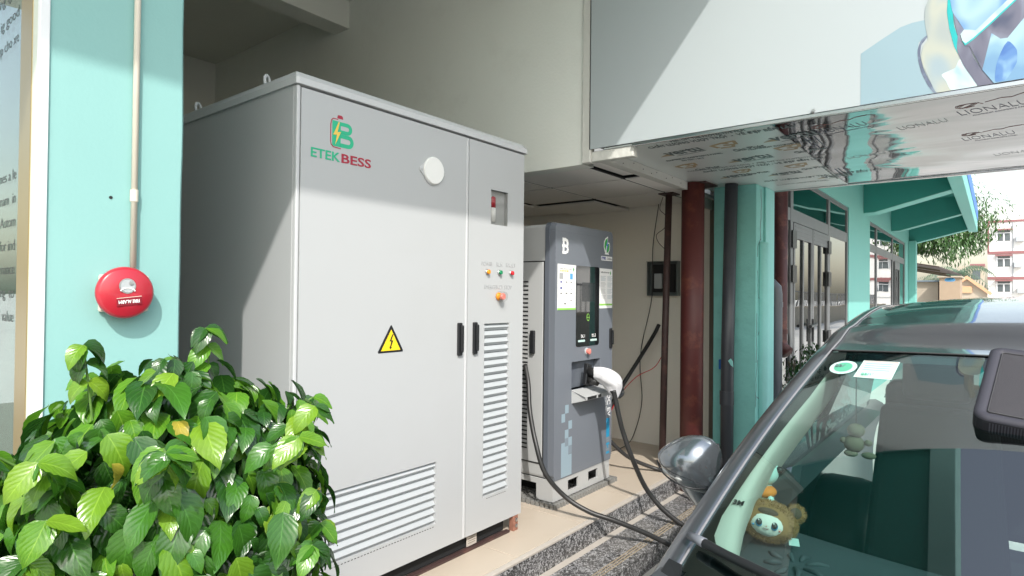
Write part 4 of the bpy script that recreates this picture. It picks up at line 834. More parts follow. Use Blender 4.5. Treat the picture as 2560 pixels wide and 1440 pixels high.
# cloth
mb = MB(); rows = []; random.seed(9)
P0 = [Vector((3.452, 2.050, .800)), Vector((3.455, 2.010, .793)), Vector((3.462, 1.965, .783)), Vector((3.478, 1.932, .772)), Vector((3.50, 1.905, .757)), Vector((3.518, 1.890, .742)), Vector((3.535, 1.884, .732))]
RR = [.042, .050, .055, .058, .055, .044, .016]
for i, p in enumerate(P0):
    row = []
    for k in range(24):
        a = 2 * math.pi * k / 24; r = RR[i] + .013 * noise.noise(Vector((i * .9, math.cos(a) * 2.2, math.sin(a) * 2.2))) + .011 * noise.noise(Vector((i * 2.1, math.cos(a) * 5, math.sin(a) * 5 + 3)))
        dz = -.085 * max(0, -math.sin(a)) ** 4 * (0, 0, .35, .8, 1, .35, 0)[i]
        row.append(p + Vector((math.cos(a) * r * .88, math.cos(a) * r * .44, math.sin(a) * r * .95 + dz)))
    rows.append(row)
mb.grid(rows, closed=True); o = mb.build('white_cloth', M['cloth'], smooth=True, solid=.0015, sub=2); tag(o, 'crumpled white cloth wrapped over the charging gun', 'cloth')
def wire(label, pts, r, m, name='loose_wire'): return cable(name, label, pts, r, m, 'wire', 6, 6)
cable('black_hose', 'black corrugated hose slanting down the cream wall behind the charger', [(4.86, 2.25, 1.06), (4.80, 2.27, .97), (4.60, 2.31, .77), (4.40, 2.36, .56), (4.22, 2.42, .31), (4.16, 2.44, .15), (4.12, 2.42, .04), (4.0, 2.40, .022), (3.87, 2.40, .022)], .0165, M['rubber'], 'hose')
wire('thin black wire hanging from the drop ceiling down the cream wall', [(4.93, 2.288, 2.12), (4.93, 2.344, 1.722), (4.93, 2.348, 1.304), (4.93, 2.44, .881), (4.93, 2.457, .669), (4.93, 2.436, .391), (4.93, 2.491, .137), (4.75, 2.5, .012), (4.3, 2.55, .008)], .004, M['rubber'])
wire('thin red wire curling from the brown pole behind the black hose', [(4.55, 2.06, .86), (4.50, 2.12, .74), (4.40, 2.23, .66), (4.30, 2.33, .5), (4.2, 2.38, .3), (4.15, 2.38, .14), (4.08, 2.36, .02)], .003, M['redl'])
wire('thin brown wire bowed beside the top of the brown pole', [(4.42, 2.02, 2.07), (4.43, 2.05, 1.98), (4.47, 2.02, 1.93), (4.46, 2.02, 1.84), (4.40, 2.06, 1.78), (4.41, 2.05, 1.72), (4.46, 2.01, 1.66)], .0025, M['rust_brown'])
# ================================================================ POLES, PIPES, BOX
bp_ = thing('brown_pole', 'thin rusty brown steel pole standing on the platform beside the thick red pole', 'pole', (4.40, 2.0, 0))
MB().tube([(4.395, 2.0, .0), (4.42, 1.995, 1.0), (4.462, 1.99, 2.095)], .0255, 16).build('pole_shaft', M['rust_brown'], bp_, smooth=True)
MB().box(4.40, 4.53, 1.93, 2.05, 2.09, 2.0995).build('top_plate', M['rust_brown'], bp_)
rp = thing('red_pole', 'thick dark red oxide steel pole holding up the canopy corner', 'pole', (4.40, 1.74, -.135))
MB().tube([(4.405, 1.775, -.134), (4.405, 1.775, 1.0), (4.41, 1.775, 2.146)], .083, 28).build('pole_shaft', M['rust'], rp, smooth=True)
MB().box(4.36, 4.60, 1.66, 1.80, 2.138, 2.1485).build('top_plate', M['rust_brown'], rp)
mbx = thing('meter_box', 'open grey metal meter box on the cream wall behind the poles', 'meter box', (4.98, 2.3, 1.45))
m = MB(); m.box(4.94, 4.999, 2.395, 2.403, 1.315, 1.60); m.box(4.94, 4.999, 2.12, 2.128, 1.315, 1.60); m.box(4.93, 4.999, 2.118, 2.405, 1.60, 1.606); m.box(4.94, 4.999, 2.12, 2.403, 1.307, 1.315); m.box(4.994, 4.9995, 2.12, 2.403, 1.315, 1.60)
m.build('box_case', M['meterbox'], mbx, bevel=.002)
MB().box(4.975, 4.993, 2.16, 2.37, 1.34, 1.58).build('dark_inside', M['dark'], mbx); MB().box(4.95, 4.974, 2.27, 2.34, 1.37, 1.50).build('breaker', M['slat'], mbx, bevel=.004); MB().box(4.945, 4.974, 2.20, 2.26, 1.40, 1.49).build('breaker', M['black'], mbx, bevel=.004)
wp = thing('dark_waste_pipe', 'fat dark grey plastic pipe standing against the cracked teal pillar', 'pipe', (4.6, 1.56, -.27))
MB().tube([(4.585, 1.575, -.27), (4.587, 1.572, .9), (4.60, 1.555, 2.149)], .0465, 22).build('pipe_run', M['pvc_dark'], wp, smooth=True)
MB().tube([(4.585, 1.575, .50), (4.585, 1.575, .60)], .051, 22).build('pipe_socket', M['pvc_dark'], wp, smooth=False)
flat([(0, 0), (.02, .02), (.035, .0), (.04, -.045), (.02, -.03), (.008, -.01)], (4.535, 1.55, .83), SIDE, M['teal_old2'], wp, 'paint_flake', d=.002)
ct = thing('grey_conduit', 'slim grey conduit with a joint between the concrete strip and the fat pipe', 'pipe', (4.9, 1.77, -.27))
MB().tube([(4.88, 1.752, -.27), (4.88, 1.755, .62)], .0135, 14).build('conduit_run', M['pvc_grey'], ct, smooth=True)
MB().tube([(4.88, 1.755, .80), (4.885, 1.765, 1.3), (4.90, 1.785, 2.149)], .0155, 14).build('conduit_run', M['pvc_grey'], ct, smooth=True)
MB().tube([(4.88, 1.755, .62), (4.88, 1.755, .80)], .012, 14).build('conduit_run', M['slat'], ct, smooth=True)
for z0, z1, r in ((.60, .645, .018), (.79, .82, .022), (.825, .88, .025)): MB().tube([(4.88, 1.756, z0), (4.88, 1.757, z1)], r, 14).build('pipe_joint', M['slat'], ct)
MB().box(4.60, 4.63, 1.628, 1.645, .755, .83).build('blue_clip', M['warnblue'], ct, bevel=.005)
dp = thing('red_drain_pipe', 'rusty dark red drain pipe with bent foot in front of the glass doors', 'pipe', (5.8, 1.5, .85))
MB().tube([(5.81, 1.52, 2.7), (5.80, 1.52, .93), (5.79, 1.505, .86), (5.76, 1.45, .815)], .060, 18).build('pipe_run', M['rust_red'], dp, smooth=True)
MB().box(5.45, 5.95, 1.56, 1.60, 1.335, 1.375).build('pipe_clamp', M['rust_brown'], dp); MB().tube([(5.80, 1.52, .98), (5.80, 1.52, 1.02)], .065, 18).build('pipe_collar', M['rust_red'], dp)
gp = thing('grey_elbow_pipe', 'dark grey vent pipe with an elbow top between the teal pillar and red drain', 'pipe', (5.4, 1.46, -.27))
MB().tube(spline([(5.42, 1.455, -.27), (5.42, 1.455, .6), (5.42, 1.455, 1.33)], 4) + [Vector((5.42, 1.46, 1.38)), Vector((5.41, 1.485, 1.41)), Vector((5.40, 1.53, 1.42))], .052, 18).build('pipe_run', M['pvc_grey'], gp, smooth=True)
MB().tube([(5.42, 1.455, 1.22), (5.42, 1.455, 1.265)], .056, 18).build('pipe_socket', M['pvc_grey'], gp)
MB().box(5.25, 5.40, 1.53, 1.545, 1.37, 1.425).build('pipe_bracket', M['rust_brown'], gp)
# ================================================================ TEAL BUILDING (right)
tb = thing('teal_building', 'teal single-storey building with glass doors and ribbed awning beyond the canopy', 'building', (11, 1.7, -.1))
W0, W1 = 1.65, 1.85
def wb_(x0, x1, z0, z1, y0=W0, y1=W1, m='teal_far', n='wall', bev=0): return MB().box(x0, x1, y0, y1, z0, z1).build(n, M[m], tb, bevel=bev)
wb_(9.83, 11.69, -.27, 3.4); wb_(16.75, 17.86, -.27, 3.4); wb_(5.2, 9.829, 2.6, 3.4); wb_(11.691, 16.749, 2.6, 3.4); wb_(5.2, 9.829, -.27, -.1); wb_(11.691, 16.749, -.27, -.1)
MB().box(17.4, 17.7, 1.50, 1.649, -.27, 2.7).build('corner_column', M['teal_far'], tb, bevel=.01)
MB().box(17.66, 17.86, 1.851, 7, -.27, 3.4).build('end_wall', M['teal_far'], tb)
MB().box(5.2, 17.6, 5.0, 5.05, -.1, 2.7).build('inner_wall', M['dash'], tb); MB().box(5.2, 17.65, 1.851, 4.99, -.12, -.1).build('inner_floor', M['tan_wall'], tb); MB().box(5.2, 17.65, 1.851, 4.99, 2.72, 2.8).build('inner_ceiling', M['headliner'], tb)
def glazing(x0, x1, mulls, doors, head=2.10, top=2.6):
    fr = MB().box(x0, x1, 1.664, 1.69, top - .05, top); fr.box(x0, x1, 1.664, 1.69, head, head + .13); fr.box(x0, x1, 1.664, 1.69, -.1, .0)
    fr.build('window_frame', M['alu_frame'], tb)
    for x, w in [(x0, .06)] + mulls + [(x1 - .06, .06)]: MB().box(x, x + w, 1.660, 1.692, .001, top - .051).build('mullion', M['alu_frame'], tb, bevel=.004)
    xs = [x0] + [m[0] for m in mulls] + [x1]
    for a, b in zip(xs, xs[1:]):
        MB().box(a + .06, b, 1.674, 1.680, head + .13, top - .05).build('transom_pane', M['win_glass'], tb)
        MB().box(a + .06, b, 1.674, 1.680, .001, head).build('glass_pane', M['win_glass'], tb)
    for a, b, dk in doors:
        d = MB(); w = .055
        d.box(a, a + w, 1.655, 1.672, .005, head - .01); d.box(b - w, b, 1.655, 1.672, .005, head - .01); d.box(a + w, b - w, 1.655, 1.672, head - .17, head - .01); d.box(a + w, b - w, 1.655, 1.672, .005, .12)
        c = (a + b) / 2; d.box(c - .022, c + .022, 1.656, 1.671, .12, head - .17)
        for zz in (head - .13, head - .09, head - .05): d.box(a + w, b - w, 1.652, 1.655, zz, zz + .012)
        dd = d.build('glass_door', M['alu_frame'], tb, bevel=.004)
        if dk: MB().box(b - .03, b, 1.635, 1.655, .80, 1.06).build('door_handle', M['black'], dd); MB().tube([(b - .02, 1.61, 1.00), (b - .30, 1.61, .985)], .018, 8).build('handle_grip', M['black'], dd)
glazing(5.3, 9.82, [(6.72, .10), (8.53, .10)], [(6.83, 7.66, True), (7.68, 8.52, False)])
glazing(11.70, 16.74, [(12.45, .12), (14.60, .12)], [(15.0, 15.8, False)])
for x, z0, z1 in ((6.80, 1.82, 2.0), (6.80, 1.46, 1.64), (6.80, .45, .68), (8.52, 1.86, 2.02), (8.52, 1.45, 1.63), (8.52, .75, .9)): MB().box(x - .07, x + .09, 1.640, 1.654, z0, z1).build('door_hinge', M['black'], tb)
# awning with ribs
for i, (x0, x1) in enumerate(((11.05, 11.42), (14.3, 14.55), (17.55, 17.83))):
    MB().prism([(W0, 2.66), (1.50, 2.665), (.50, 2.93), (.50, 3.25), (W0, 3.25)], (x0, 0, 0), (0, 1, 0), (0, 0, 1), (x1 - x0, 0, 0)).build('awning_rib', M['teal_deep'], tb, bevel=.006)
    MB().prism([(W0 - .002, 2.652), (1.50, 2.657), (.502, 2.921), (.502, 2.929), (1.50, 2.664), (W0 - .002, 2.659)], (x0 - .002, 0, 0), (0, 1, 0), (0, 0, 1), (x1 - x0 + .004, 0, 0)).build('rib_lit_edge', M['teal_far'], tb)  # paler strip: bounced light on the rib underside put in as colour
MB().box(5.3, 17.86, .50, W0 - .001, 3.251, 3.33).build('awning_slab', M['teal_deep'], tb)  # near end unseen behind the canopy, extended to shade the glass doors
MB().box(5.3, 17.86, .34, .4995, 2.88, 3.36).build('awning_fascia', M['teal_far'], tb, bevel=.006)  # hidden near run lengthened with the slab for shade on the doors
MB().box(5.3, 17.86, .33, .339, 3.14, 3.40).build('blue_banner', M['blue'], tb)
# ================================================================ FOLIAGE
def leaf_mesh(name, L=.1, W=.055, m=None, droop=.35, seg=6, fold=.3, ser=0, seed=0):
    rnd = random.Random(seed); vs = []; fs = []; uv = []
    tw = rnd.uniform(-.25, .25)
    for i in range(seg + 1):
        t = i / seg; w = W * .5 * 1.02 * (math.sin(math.pi * min(1, t ** .66)) ** .80) * (1 - .30 * max(0, t - .72) / .28) if i else 0.0015
        if i == seg: w = .0004
        ang = droop * t * 1.6; y = L * (math.sin(ang) / max(ang, 1e-3)) * t if ang > 0 else L * t; z = -L * (1 - math.cos(ang)) / max(ang, 1e-3) * t
        for k in range(3):
            s = k - 1; x = w * s; zz = z + abs(s) * w * fold + .004 * math.sin(t * 9 + s * 2 + seed) * (1 if s else 0) * t + rnd.uniform(-.0012, .0012) * (1 if abs(s) == 1 else 0) + tw * x * t
            jag = (1 + (ser * (.5 if i % 2 else -.5))) if abs(s) == 1 else 1
            vs.append((x * jag, y, zz)); uv.append((.5 + s * .5, t))
    for i in range(seg):
        for k in range(2): a = i * 3 + k; fs.append((a, a + 1, a + 4, a + 3))
    me = bpy.data.meshes.new(name); me.from_pydata(vs, [], fs); ul = me.uv_layers.new(name='UVMap')
    for lp in me.loops: ul.data[lp.index].uv = uv[lp.vertex_index]
    me.polygons.foreach_set('use_smooth', [True] * len(me.polygons)); me.materials.append(m)
    return me
def leaf_cloud(name, me_src, xf, mats, parent=None):
    """many leaf copies joined into one mesh"""
    vs = []; fs = []; uvs = []; mi = []
    base = [v.co.copy() for v in me_src.vertices]; bf = [tuple(p.vertices) for p in me_src.polygons]; ul = me_src.uv_layers[0]; uvv = {}
    for lp in me_src.loops: uvv[lp.vertex_index] = tuple(ul.data[lp.index].uv)
    for T, mk in xf:
        o = len(vs); vs += [tuple(T @ c) for c in base]; fs += [tuple(i + o for i in f) for f in bf]; mi += [mk] * len(bf)
        uvs += [uvv[i] for i in range(len(base))]
    me = bpy.data.meshes.new(name); me.from_pydata(vs, [], fs); u = me.uv_layers.new(name='UVMap')
    vi = [0] * len(me.loops); me.loops.foreach_get('vertex_index', vi); fl = []
    for i in vi: fl += uvs[i]
    u.data.foreach_set('uv', fl); me.polygons.foreach_set('use_smooth', [True] * len(me.polygons)); me.polygons.foreach_set('material_index', mi)
    for mm in mats: me.materials.append(mm)
    o = bpy.data.objects.new(name, me); COL.objects.link(o)
    if parent: o.parent = parent; o.matrix_parent_inverse = pinv(parent)
    return o
def orient(p, d, nrm, s):
    """leaf at p: tip along d, upper face near nrm"""
    y = d.normalized(); z = (nrm - y * nrm.dot(y)).normalized(); x = y.cross(z)
    Mx = Matrix((x * s, y * s, z * s)).transposed().to_4x4(); Mx.translation = p; return Mx
def bush_leaves(c, rad, n, rnd, size, inner=.55, up=.6):
    out = []
    c = Vector(c); rad = Vector(rad)
    while len(out) < n:
        d = Vector((rnd.gauss(0, 1), rnd.gauss(0, 1), rnd.gauss(0, 1))).normalized()
        if d.z < -.75: continue
        k = 1 - (1 - inner) * rnd.random() ** 1.6
        lump = 1 + .24 * noise.noise(d * 2.6 + c)
        p = c + Vector((d.x * rad.x, d.y * rad.y, d.z * rad.z)) * k * lump
        hd = Vector((d.x, d.y, 0)); az = rnd.uniform(0, 6.283)
        tip = (hd * .55 + Vector((math.cos(az) * .6, math.sin(az) * .6, 0)) + Vector((0, 0, -rnd.uniform(.5, 1.5) + .45 * max(0, d.z)))).normalized()
        nn = (d * .9 + Vector((rnd.uniform(-.4, .4), rnd.uniform(-.4, .4), up))).normalized()
        if abs(nn.dot(tip)) > .96: continue
        out.append((p, tip, nn, size * rnd.uniform(.55, 1.35), k))
    return out
ps = thing('potted_shrub', 'bushy potted shrub with large glossy green leaves in front of the teal pillar', 'plant', (.56, 1.28, -.27))
MB().lathe([(.14, -.27), (.20, .10), (.215, .12), (.215, .16), (.195, .16), (.185, .12)], (.56, 1.28, 0), 'z', 28).build('plant_pot', M['pot'], ps, smooth=True)
MB().lathe([(.185, .11), (.184, .125)], (.56, 1.28, 0), 'z', 20).build('soil', M['soil'], ps)
rnd = random.Random(21); sm = MB()
stems = []
for i in range(26):
    a = rnd.uniform(0, 6.283); r = rnd.uniform(.1, .30); top = rnd.uniform(.72, 1.08)
    p0 = Vector((.56 + .05 * math.cos(a), 1.28 + .05 * math.sin(a), .12)); p2 = Vector((.56 + r * math.cos(a), 1.28 + r * .9 * math.sin(a), top)); p1 = (p0 + p2) / 2 + Vector((-.05 * math.cos(a), -.05 * math.sin(a), .05))
    sm.tube(spline([p0, p1, p2], 5), [.005] * 6 + [.0028] * 5, 6)
shoots = [((.40, 1.27, 1.03), (.385, 1.26, 1.14), (.375, 1.255, 1.205)), ((.60, 1.30, 1.05), (.615, 1.30, 1.15), (.605, 1.295, 1.225)), ((.75, 1.25, .98), (.79, 1.24, 1.04), (.825, 1.235, 1.06)), ((.30, 1.2, 1.0), (.24, 1.19, 1.05), (.21, 1.18, 1.05))]
for s in shoots: sm.tube(spline(s, 4), .0022, 5)
for i in range(22):
    a = rnd.uniform(0, 6.283); b_ = Vector((.50 + .20 * math.cos(a), 1.27 + .24 * math.sin(a), rnd.uniform(.78, 1.04))); e_ = b_ + Vector((.08 * math.cos(a), .12 * math.sin(a), rnd.uniform(.03, .12)))
    sm.tube([b_, (b_ + e_) / 2 + Vector((0, 0, .015)), e_], .0018, 5); shoots.append((tuple(b_), tuple((b_ + e_) / 2 + Vector((0, 0, .015))), tuple(e_)))
sm.build('stem', M['twig'], ps, smooth=True)
M['leaf_dry'] = leaf_mat('leaf_yellowed', (.45, .42, .06), (.50, .36, .05), .3)
lm = [leaf_mesh('leaf', .118, .064, M['leaf_dark'], .35 + .16 * i, 12, .22 + .06 * i, .06, i) for i in range(5)] + [leaf_mesh('leaf', .116, .066, M['leaf_young'], .3 + .2 * i, 12, .2 + .07 * i, .07, 10 + i) for i in range(3)]
LV = bush_leaves((.515, 1.27, .80), (.305, .30, .36), 2500, rnd, .62, .62)
LV += bush_leaves((.40, 1.12, .60), (.20, .18, .20), 300, rnd, .62, .5) + bush_leaves((.27, 1.22, .62), (.15, .2, .18), 220, rnd, .62, .5)
for s in shoots:
    a, b, c = [Vector(q) for q in s]
    for t, q in ((.5, b), (.75, (b + c) / 2), (1, c), (1, c)):
        for sg_ in (-1, 1):
            tip = Vector((sg_ * .8 + rnd.uniform(-.25, .25), rnd.uniform(-.6, .3), rnd.uniform(-.95, -.15))).normalized(); LV.append((q, tip, Vector((rnd.uniform(-.3, .3), -.55, .8)).normalized(), rnd.uniform(.42, .58), 1.05))
eye = Vector((0, 0, 1.3))
dry = leaf_mesh('leaf', .10, .045, M['leaf_dry'], .9, 12, .5, .1, 77)
def vis(L):
    p = L[0]; return (p - eye).length - .9 * L[4]
LV.sort(key=vis)
big = LV[:296]; rest = LV[296:]
for (p, tip, nn, s, k) in big:
    young = rnd.random() < (.40 if k > .86 else .06)
    me = lm[5 + rnd.randrange(3)] if young else lm[rnd.randrange(5)]
    if rnd.random() < .018: me = dry
    o = bpy.data.objects.new('leaf', me); COL.objects.link(o); o.parent = ps; o.matrix_parent_inverse = pinv(ps); o.matrix_basis = orient(p, tip, nn, s)
o = leaf_cloud('leaf_mass', lm[1], [(orient(p, tip, nn, s), 1 if (k > .85 and rnd.random() < .38) else 0) for (p, tip, nn, s, k) in rest], [M['leaf_dark'], M['leaf_young']], ps); o['kind'] = 'stuff'
# small shrub by the doors
s2 = thing('small_shrub', 'small dark green shrub below the red drain pipe by the glass doors', 'plant', (5.65, 1.25, -.27))
lf = leaf_mesh('leaf_small', .05, .022, M['leaf_shrub'], .3, 2, .2)
o = leaf_cloud('leaf_mass', lf, [(orient(p, t, n_, s), 0) for p, t, n_, s, k in bush_leaves((5.75, 1.22, .52), (.42, .26, .40), 1500, rnd, 1.0, .45)], [M['leaf_shrub']], s2); o['kind'] = 'stuff'
sm = MB()
for i in range(10): a = i * .63; sm.tube([(5.75, 1.22, -.27), (5.75 + .1 * math.cos(a), 1.22 + .08 * math.sin(a), .2), (5.75 + .3 * math.cos(a), 1.22 + .2 * math.sin(a), .75)], .006, 5)
sm.build('stem', M['bark'], s2)
def tree(name, label, x, y, h, cr, n, seed, lm_='leaf_far', lsize=.2, cz=None, trunk=.18, clumps=14, zmin=None, ty=0):
    rnd = random.Random(seed); t = thing(name, label, 'tree', (x, y, -.27), 'trees beyond the street wall' if name == 'street_tree' else None); cz = cz or h * .65
    mb = MB(); mb.tube([(x, y + ty, -.27), (x + .1, y + ty, cz * .5), (x, y + ty * .5, cz)], [trunk, trunk * .8, trunk * .5], 10)
    cl = []
    for i in range(clumps):
        d = Vector((rnd.gauss(0, 1), rnd.gauss(0, 1), rnd.gauss(0, .8))).normalized(); q = Vector((x, y, cz)) + Vector((d.x * cr, d.y * cr, d.z * cr * .75)) * rnd.uniform(.35, .85); cl.append((q, rnd.uniform(.25, .45) * cr))
        mb.tube([(x, y + ty * .7, cz * .7), tuple((Vector((x, y, cz)) + q) / 2), tuple(q)], [trunk * .35, trunk * .2, trunk * .08], 6)
    mb.build('trunk', M['bark'], t, smooth=True)
    src = leaf_mesh('leaf_src', lsize, lsize * .28, M[lm_], .5, 2, .25); xf = []
    for i in range(n):
        q, r = cl[rnd.randrange(len(cl))]; d = Vector((rnd.gauss(0, 1), rnd.gauss(0, 1), rnd.gauss(0, 1))).normalized() * rnd.random() ** .45
        p = q + d * r; tip = (d * .8 + Vector((rnd.uniform(-.6, .6), rnd.uniform(-.6, .6), -rnd.uniform(.2, 1.1)))).normalized(); nn = (d + Vector((0, 0, .8))).normalized()
        if zmin and p.z < zmin: continue
        if abs(nn.dot(tip)) > .97: continue
        xf.append((orient(p, tip, nn, rnd.uniform(.7, 1.3)), 0))
    o = leaf_cloud('crown', src, xf, [M[lm_]], t); return t
tree('mango_tree', 'leafy green mango tree behind the teal awning', 26, 1.70, 5.5, 2.05, 13000, 31, lsize=.17, cz=4.05, clumps=34, zmin=2.25, ty=2.4)
def palm(x, y, z, r, seed, label):
    rnd = random.Random(seed); t = thing('palm_tree', label, 'tree', (x, y, -.27), 'palms behind the far sheds'); MB().tube([(x, y, -.27), (x + .1, y, z)], [.2, .14], 8).build('trunk', M['bark'], t)
    src = leaf_mesh('frond_src', r * .35, r * .03, M['leaf_palm'], .4, 2, .1); xf = []
    for i in range(22):
        a = i / 22 * 6.283 + rnd.uniform(-.1, .1); el = rnd.uniform(.1, 1.1)
        for k in range(14):
            s = k / 13; d = Vector((math.cos(a), math.sin(a), 0)); p = Vector((x, y, z)) + d * r * s * math.cos(el * .6) + Vector((0, 0, r * (math.sin(el) * s - .85 * s * s)))
            for sg_ in (-1, 1): xf.append((orient(p, (d * .5 + d.cross(Vector((0, 0, 1))) * sg_ - Vector((0, 0, .5))).normalized(), Vector((0, 0, 1)), 1 - .4 * s), 0))
    leaf_cloud('crown', src, xf, [M['leaf_palm']], t)
palm(55, 2.2, 3.3, 2.4, 3, 'hazy palm tree left of the white building'); palm(50, 2.9, 2.6, 1.8, 8, 'low palm tree behind the tan wall')
# ================================================================ FAR BUILDINGS
wh = thing('white_apartment_block', 'white four-storey block with red bands and small shuttered windows at the right edge', 'building', (85, -2, -.27))
X0 = 80.; MB().box(X0, X0 + 14, -9, .66, -.27, 9.35).build('wall', M['far_white'], wh); MB().box(X0 + 3, X0 + 12, -8, -.25, 9.351, 11.2).build('roof_room', M['far_white'], wh)
MB().box(X0 - .10, X0 + .2, -9, .72, 9.25, 9.46).build('parapet_band', M['far_red'], wh); MB().box(X0 - .1, X0 - .001, .55, .72, 6.2, 9.249).build('corner_band', M['far_red'], wh)
for z in (6.0, 3.4): MB().box(X0 - .10, X0 - .001, -9, .70, z, z + .28).build('floor_band', M['far_red'], wh)
for fz in (7.35, 4.72, 2.15):
    for y0 in (-.62, -3.6, -6.6):
        w = MB().box(X0 - .04, X0 - .001, y0 - .55, y0 + .55, fz, fz + 1.05).build('window', M['far_glass'], wh)
        fr = MB().box(X0 - .07, X0 - .041, y0 - .06, y0 + .06, fz, fz + .8); fr.box(X0 - .07, X0 - .041, y0 - .6, y0 - .5, fz, fz + 1.05); fr.box(X0 - .07, X0 - .041, y0 + .5, y0 + .6, fz, fz + 1.05); fr.box(X0 - .07, X0 - .041, y0 - .5, y0 + .5, fz + .76, fz + .84); fr.build('window_frame', M['white_frame'], w)
        MB().box(X0 - .45, X0 - .08, y0 - .7, y0 + .7, fz + 1.07, fz + 1.2).build('window_hood', M['far_red'], w)
for z_, y_ in ((7.2, -1.9), (4.6, -1.75), (2.0, -2.0), (4.6, -5.0)):
    MB().box(X0 - .5, X0 - .05, y_ - .35, y_ + .35, z_, z_ + .55).build('air_conditioner', M['slat'], wh, bevel=.03)
m = MB(); m.tube([(X0 - .05, -1.35, 2), (X0 - .05, -1.35, 9.2)], .05, 6); m.tube([(X0 - .06, .5, 1.2), (X0 - .06, -3, 1.6), (X0 - .06, -8.9, 1.4)], .03, 5); m.build('drain_line', M['slat'], wh)
tk = thing('rooftop_rail', 'grey pipework and aerials on the white block roof', 'rooftop fittings', (85, -2, 11.2)); m = MB()
for i in range(7): m.box(X0 + 3, X0 + 3.3, -1.2 - i * .9, -.9 - i * .9, 11.21, 11.45)
m.tube([(X0 + .4, -.9, 9.47), (X0 + .4, -.9, 12)], .04, 6); m.build('roof_pipes', M['slat'], tk)
sh_ = thing('low_shed', 'low beige shed with a tin roof behind the car roof', 'building', (32, 3, -.27))
MB().box(32, 36, 1.95, 5.2, -.27, 2.05).build('wall', M['beige_wall'], sh_); MB().box(31.8, 36.2, 1.9, 5.4, 2.06, 2.12).build('roof', M['slate_roof'], sh_)
tw = thing('tan_block', 'square tan masonry block beside the beige shed', 'building', (31, 1.7, -.27)); MB().box(31, 33, 1.15, 1.85, -.27, 2.2).build('wall', M['tan_wall'], tw); MB().box(30.9, 33.1, 1.08, 1.92, 2.21, 2.27).build('coping', M['beige_wall'], tw)
gh = thing('orange_gable_house', 'small orange gabled house front with a vent', 'house', (45, .9, -.27))
MB().prism([(-.95, -.27), (.95, -.27), (.95, 1.75), (0, 2.55), (-.95, 1.75)], (45, 1.35, 0), (0, 1, 0), (0, 0, 1), (3, 0, 0)).build('wall', M['beige_wall'], gh)
m = MB(); stroke(m, [(-1.35 - 1.1, 1.65), (-1.35, 2.62), (-1.35 + 1.1, 1.65)], .16, (44.98, 0, 0), SIDE, .2); m.build('roof', M['orange_wall'], gh); MB().box(44.9, 44.99, 1.1, 1.6, 1.7, 2.1).build('vent', M['orange_wall'], gh)
bw = thing('brown_awning', 'dark brown corrugated awning roof under the mango tree', 'awning', (22, 1.6, 2.2))
MB().add([(20, 1.2, 2.15), (27, .95, 2.15), (27, 3.5, 2.62), (20, 3.5, 2.62), (20, 1.2, 2.19), (27, .95, 2.19), (27, 3.5, 2.66), (20, 3.5, 2.66)], [(0, 1, 2, 3), (4, 5, 6, 7), (0, 1, 5, 4), (1, 2, 6, 5), (2, 3, 7, 6), (3, 0, 4, 7)]).build('roof_sheet', M['brown_sheet'], bw)
for x in (21.2, 24, 26.4): MB().add([(x, 1.25, 2.09), (x + .1, 1.25, 2.09), (x + .1, 3.45, 2.55), (x, 3.45, 2.55), (x, 1.25, 2.14), (x + .1, 1.25, 2.14), (x + .1, 3.45, 2.6), (x, 3.45, 2.6)], [(0, 1, 2, 3), (4, 5, 6, 7), (0, 1, 5, 4), (1, 2, 6, 5), (2, 3, 7, 6), (3, 0, 4, 7)]).build('rafter', M['bark'], bw)
MB().box(26.8, 26.9, 3.2, 3.3, -.27, 2.5).build('post', M['bark'], bw); MB().box(20.1, 20.2, 3.2, 3.3, -.27, 2.5).build('post', M['bark'], bw)
o = MB().lathe([(.03, 1.84), (.12, 1.85), (.17, 1.90), (.12, 1.97), (.03, 1.98)], (27.0, 1.30, .1), 'z', 16).build('blue_tarp_bundle', M['ltblue'], smooth=True); tag(o, 'small blue bundle hanging at the end of the brown awning', 'bundle')
ph = thing('pink_house', 'small pale house with a reddish roof edge far left of the white block', 'house', (75, 1.8, -.27)); MB().box(75, 78, .9, 3.0, -.27, 4.6).build('wall', M['beige_wall'], ph); MB().box(74.8, 78, .85, 2.0, 4.61, 4.8).build('roof', M['far_red'], ph); MB().box(74.95, 74.99, 1.2, 1.8, 3.3, 4.2).build('window', M['far_glass'], ph)
# street side seen mirrored in the glass
fw = thing('boundary_wall', 'weathered low street wall with railings mirrored in the glass doors', 'wall', (15, -5.3, -.27))
MB().box(-25, 70, -5.4, -5.2, -.27, .75).build('wall', M['fence_wall'], fw); MB().box(-25, 70, -5.42, -5.18, .751, .82).build('coping', M['beige_wall'], fw)
m = MB()
for i in range(300): m.box(-20 + i * .28, -20 + i * .28 + .03, -5.32, -5.29, .83, 1.65)
m.box(-20, 64, -5.33, -5.28, 1.6, 1.66); m.build('railing', M['alu_frame'], fw)['kind'] = 'stuff'
rs = thing('gabled_house', 'house with blue-grey roof and white gables mirrored in the glass doors', 'house', (41, -12, -.27))
MB().box(34, 48, -18, -12, -.27, 3.6).build('wall', M['far_white'], rs); MB().prism([(-11.4, 3.61), (-18.4, 3.61), (-15, 6.6)], (33.6, 0, 0), (0, 1, 0), (0, 0, 1), (14.8, 0, 0)).build('roof', M['slate_roof'], rs)
for x in (36, 39.5, 43, 46.5): MB().prism([(x - 1, 3.62), (x + 1, 3.62), (x, 5.1)], (0, -11.2, 0), (1, 0, 0), (0, 0, 1), (0, -.4, 0)).build('gable', M['white_frame'], rs); MB().box(x - .5, x + .5, -11.99, -11.9, 1, 2.4).build('window', M['far_glass'], rs)
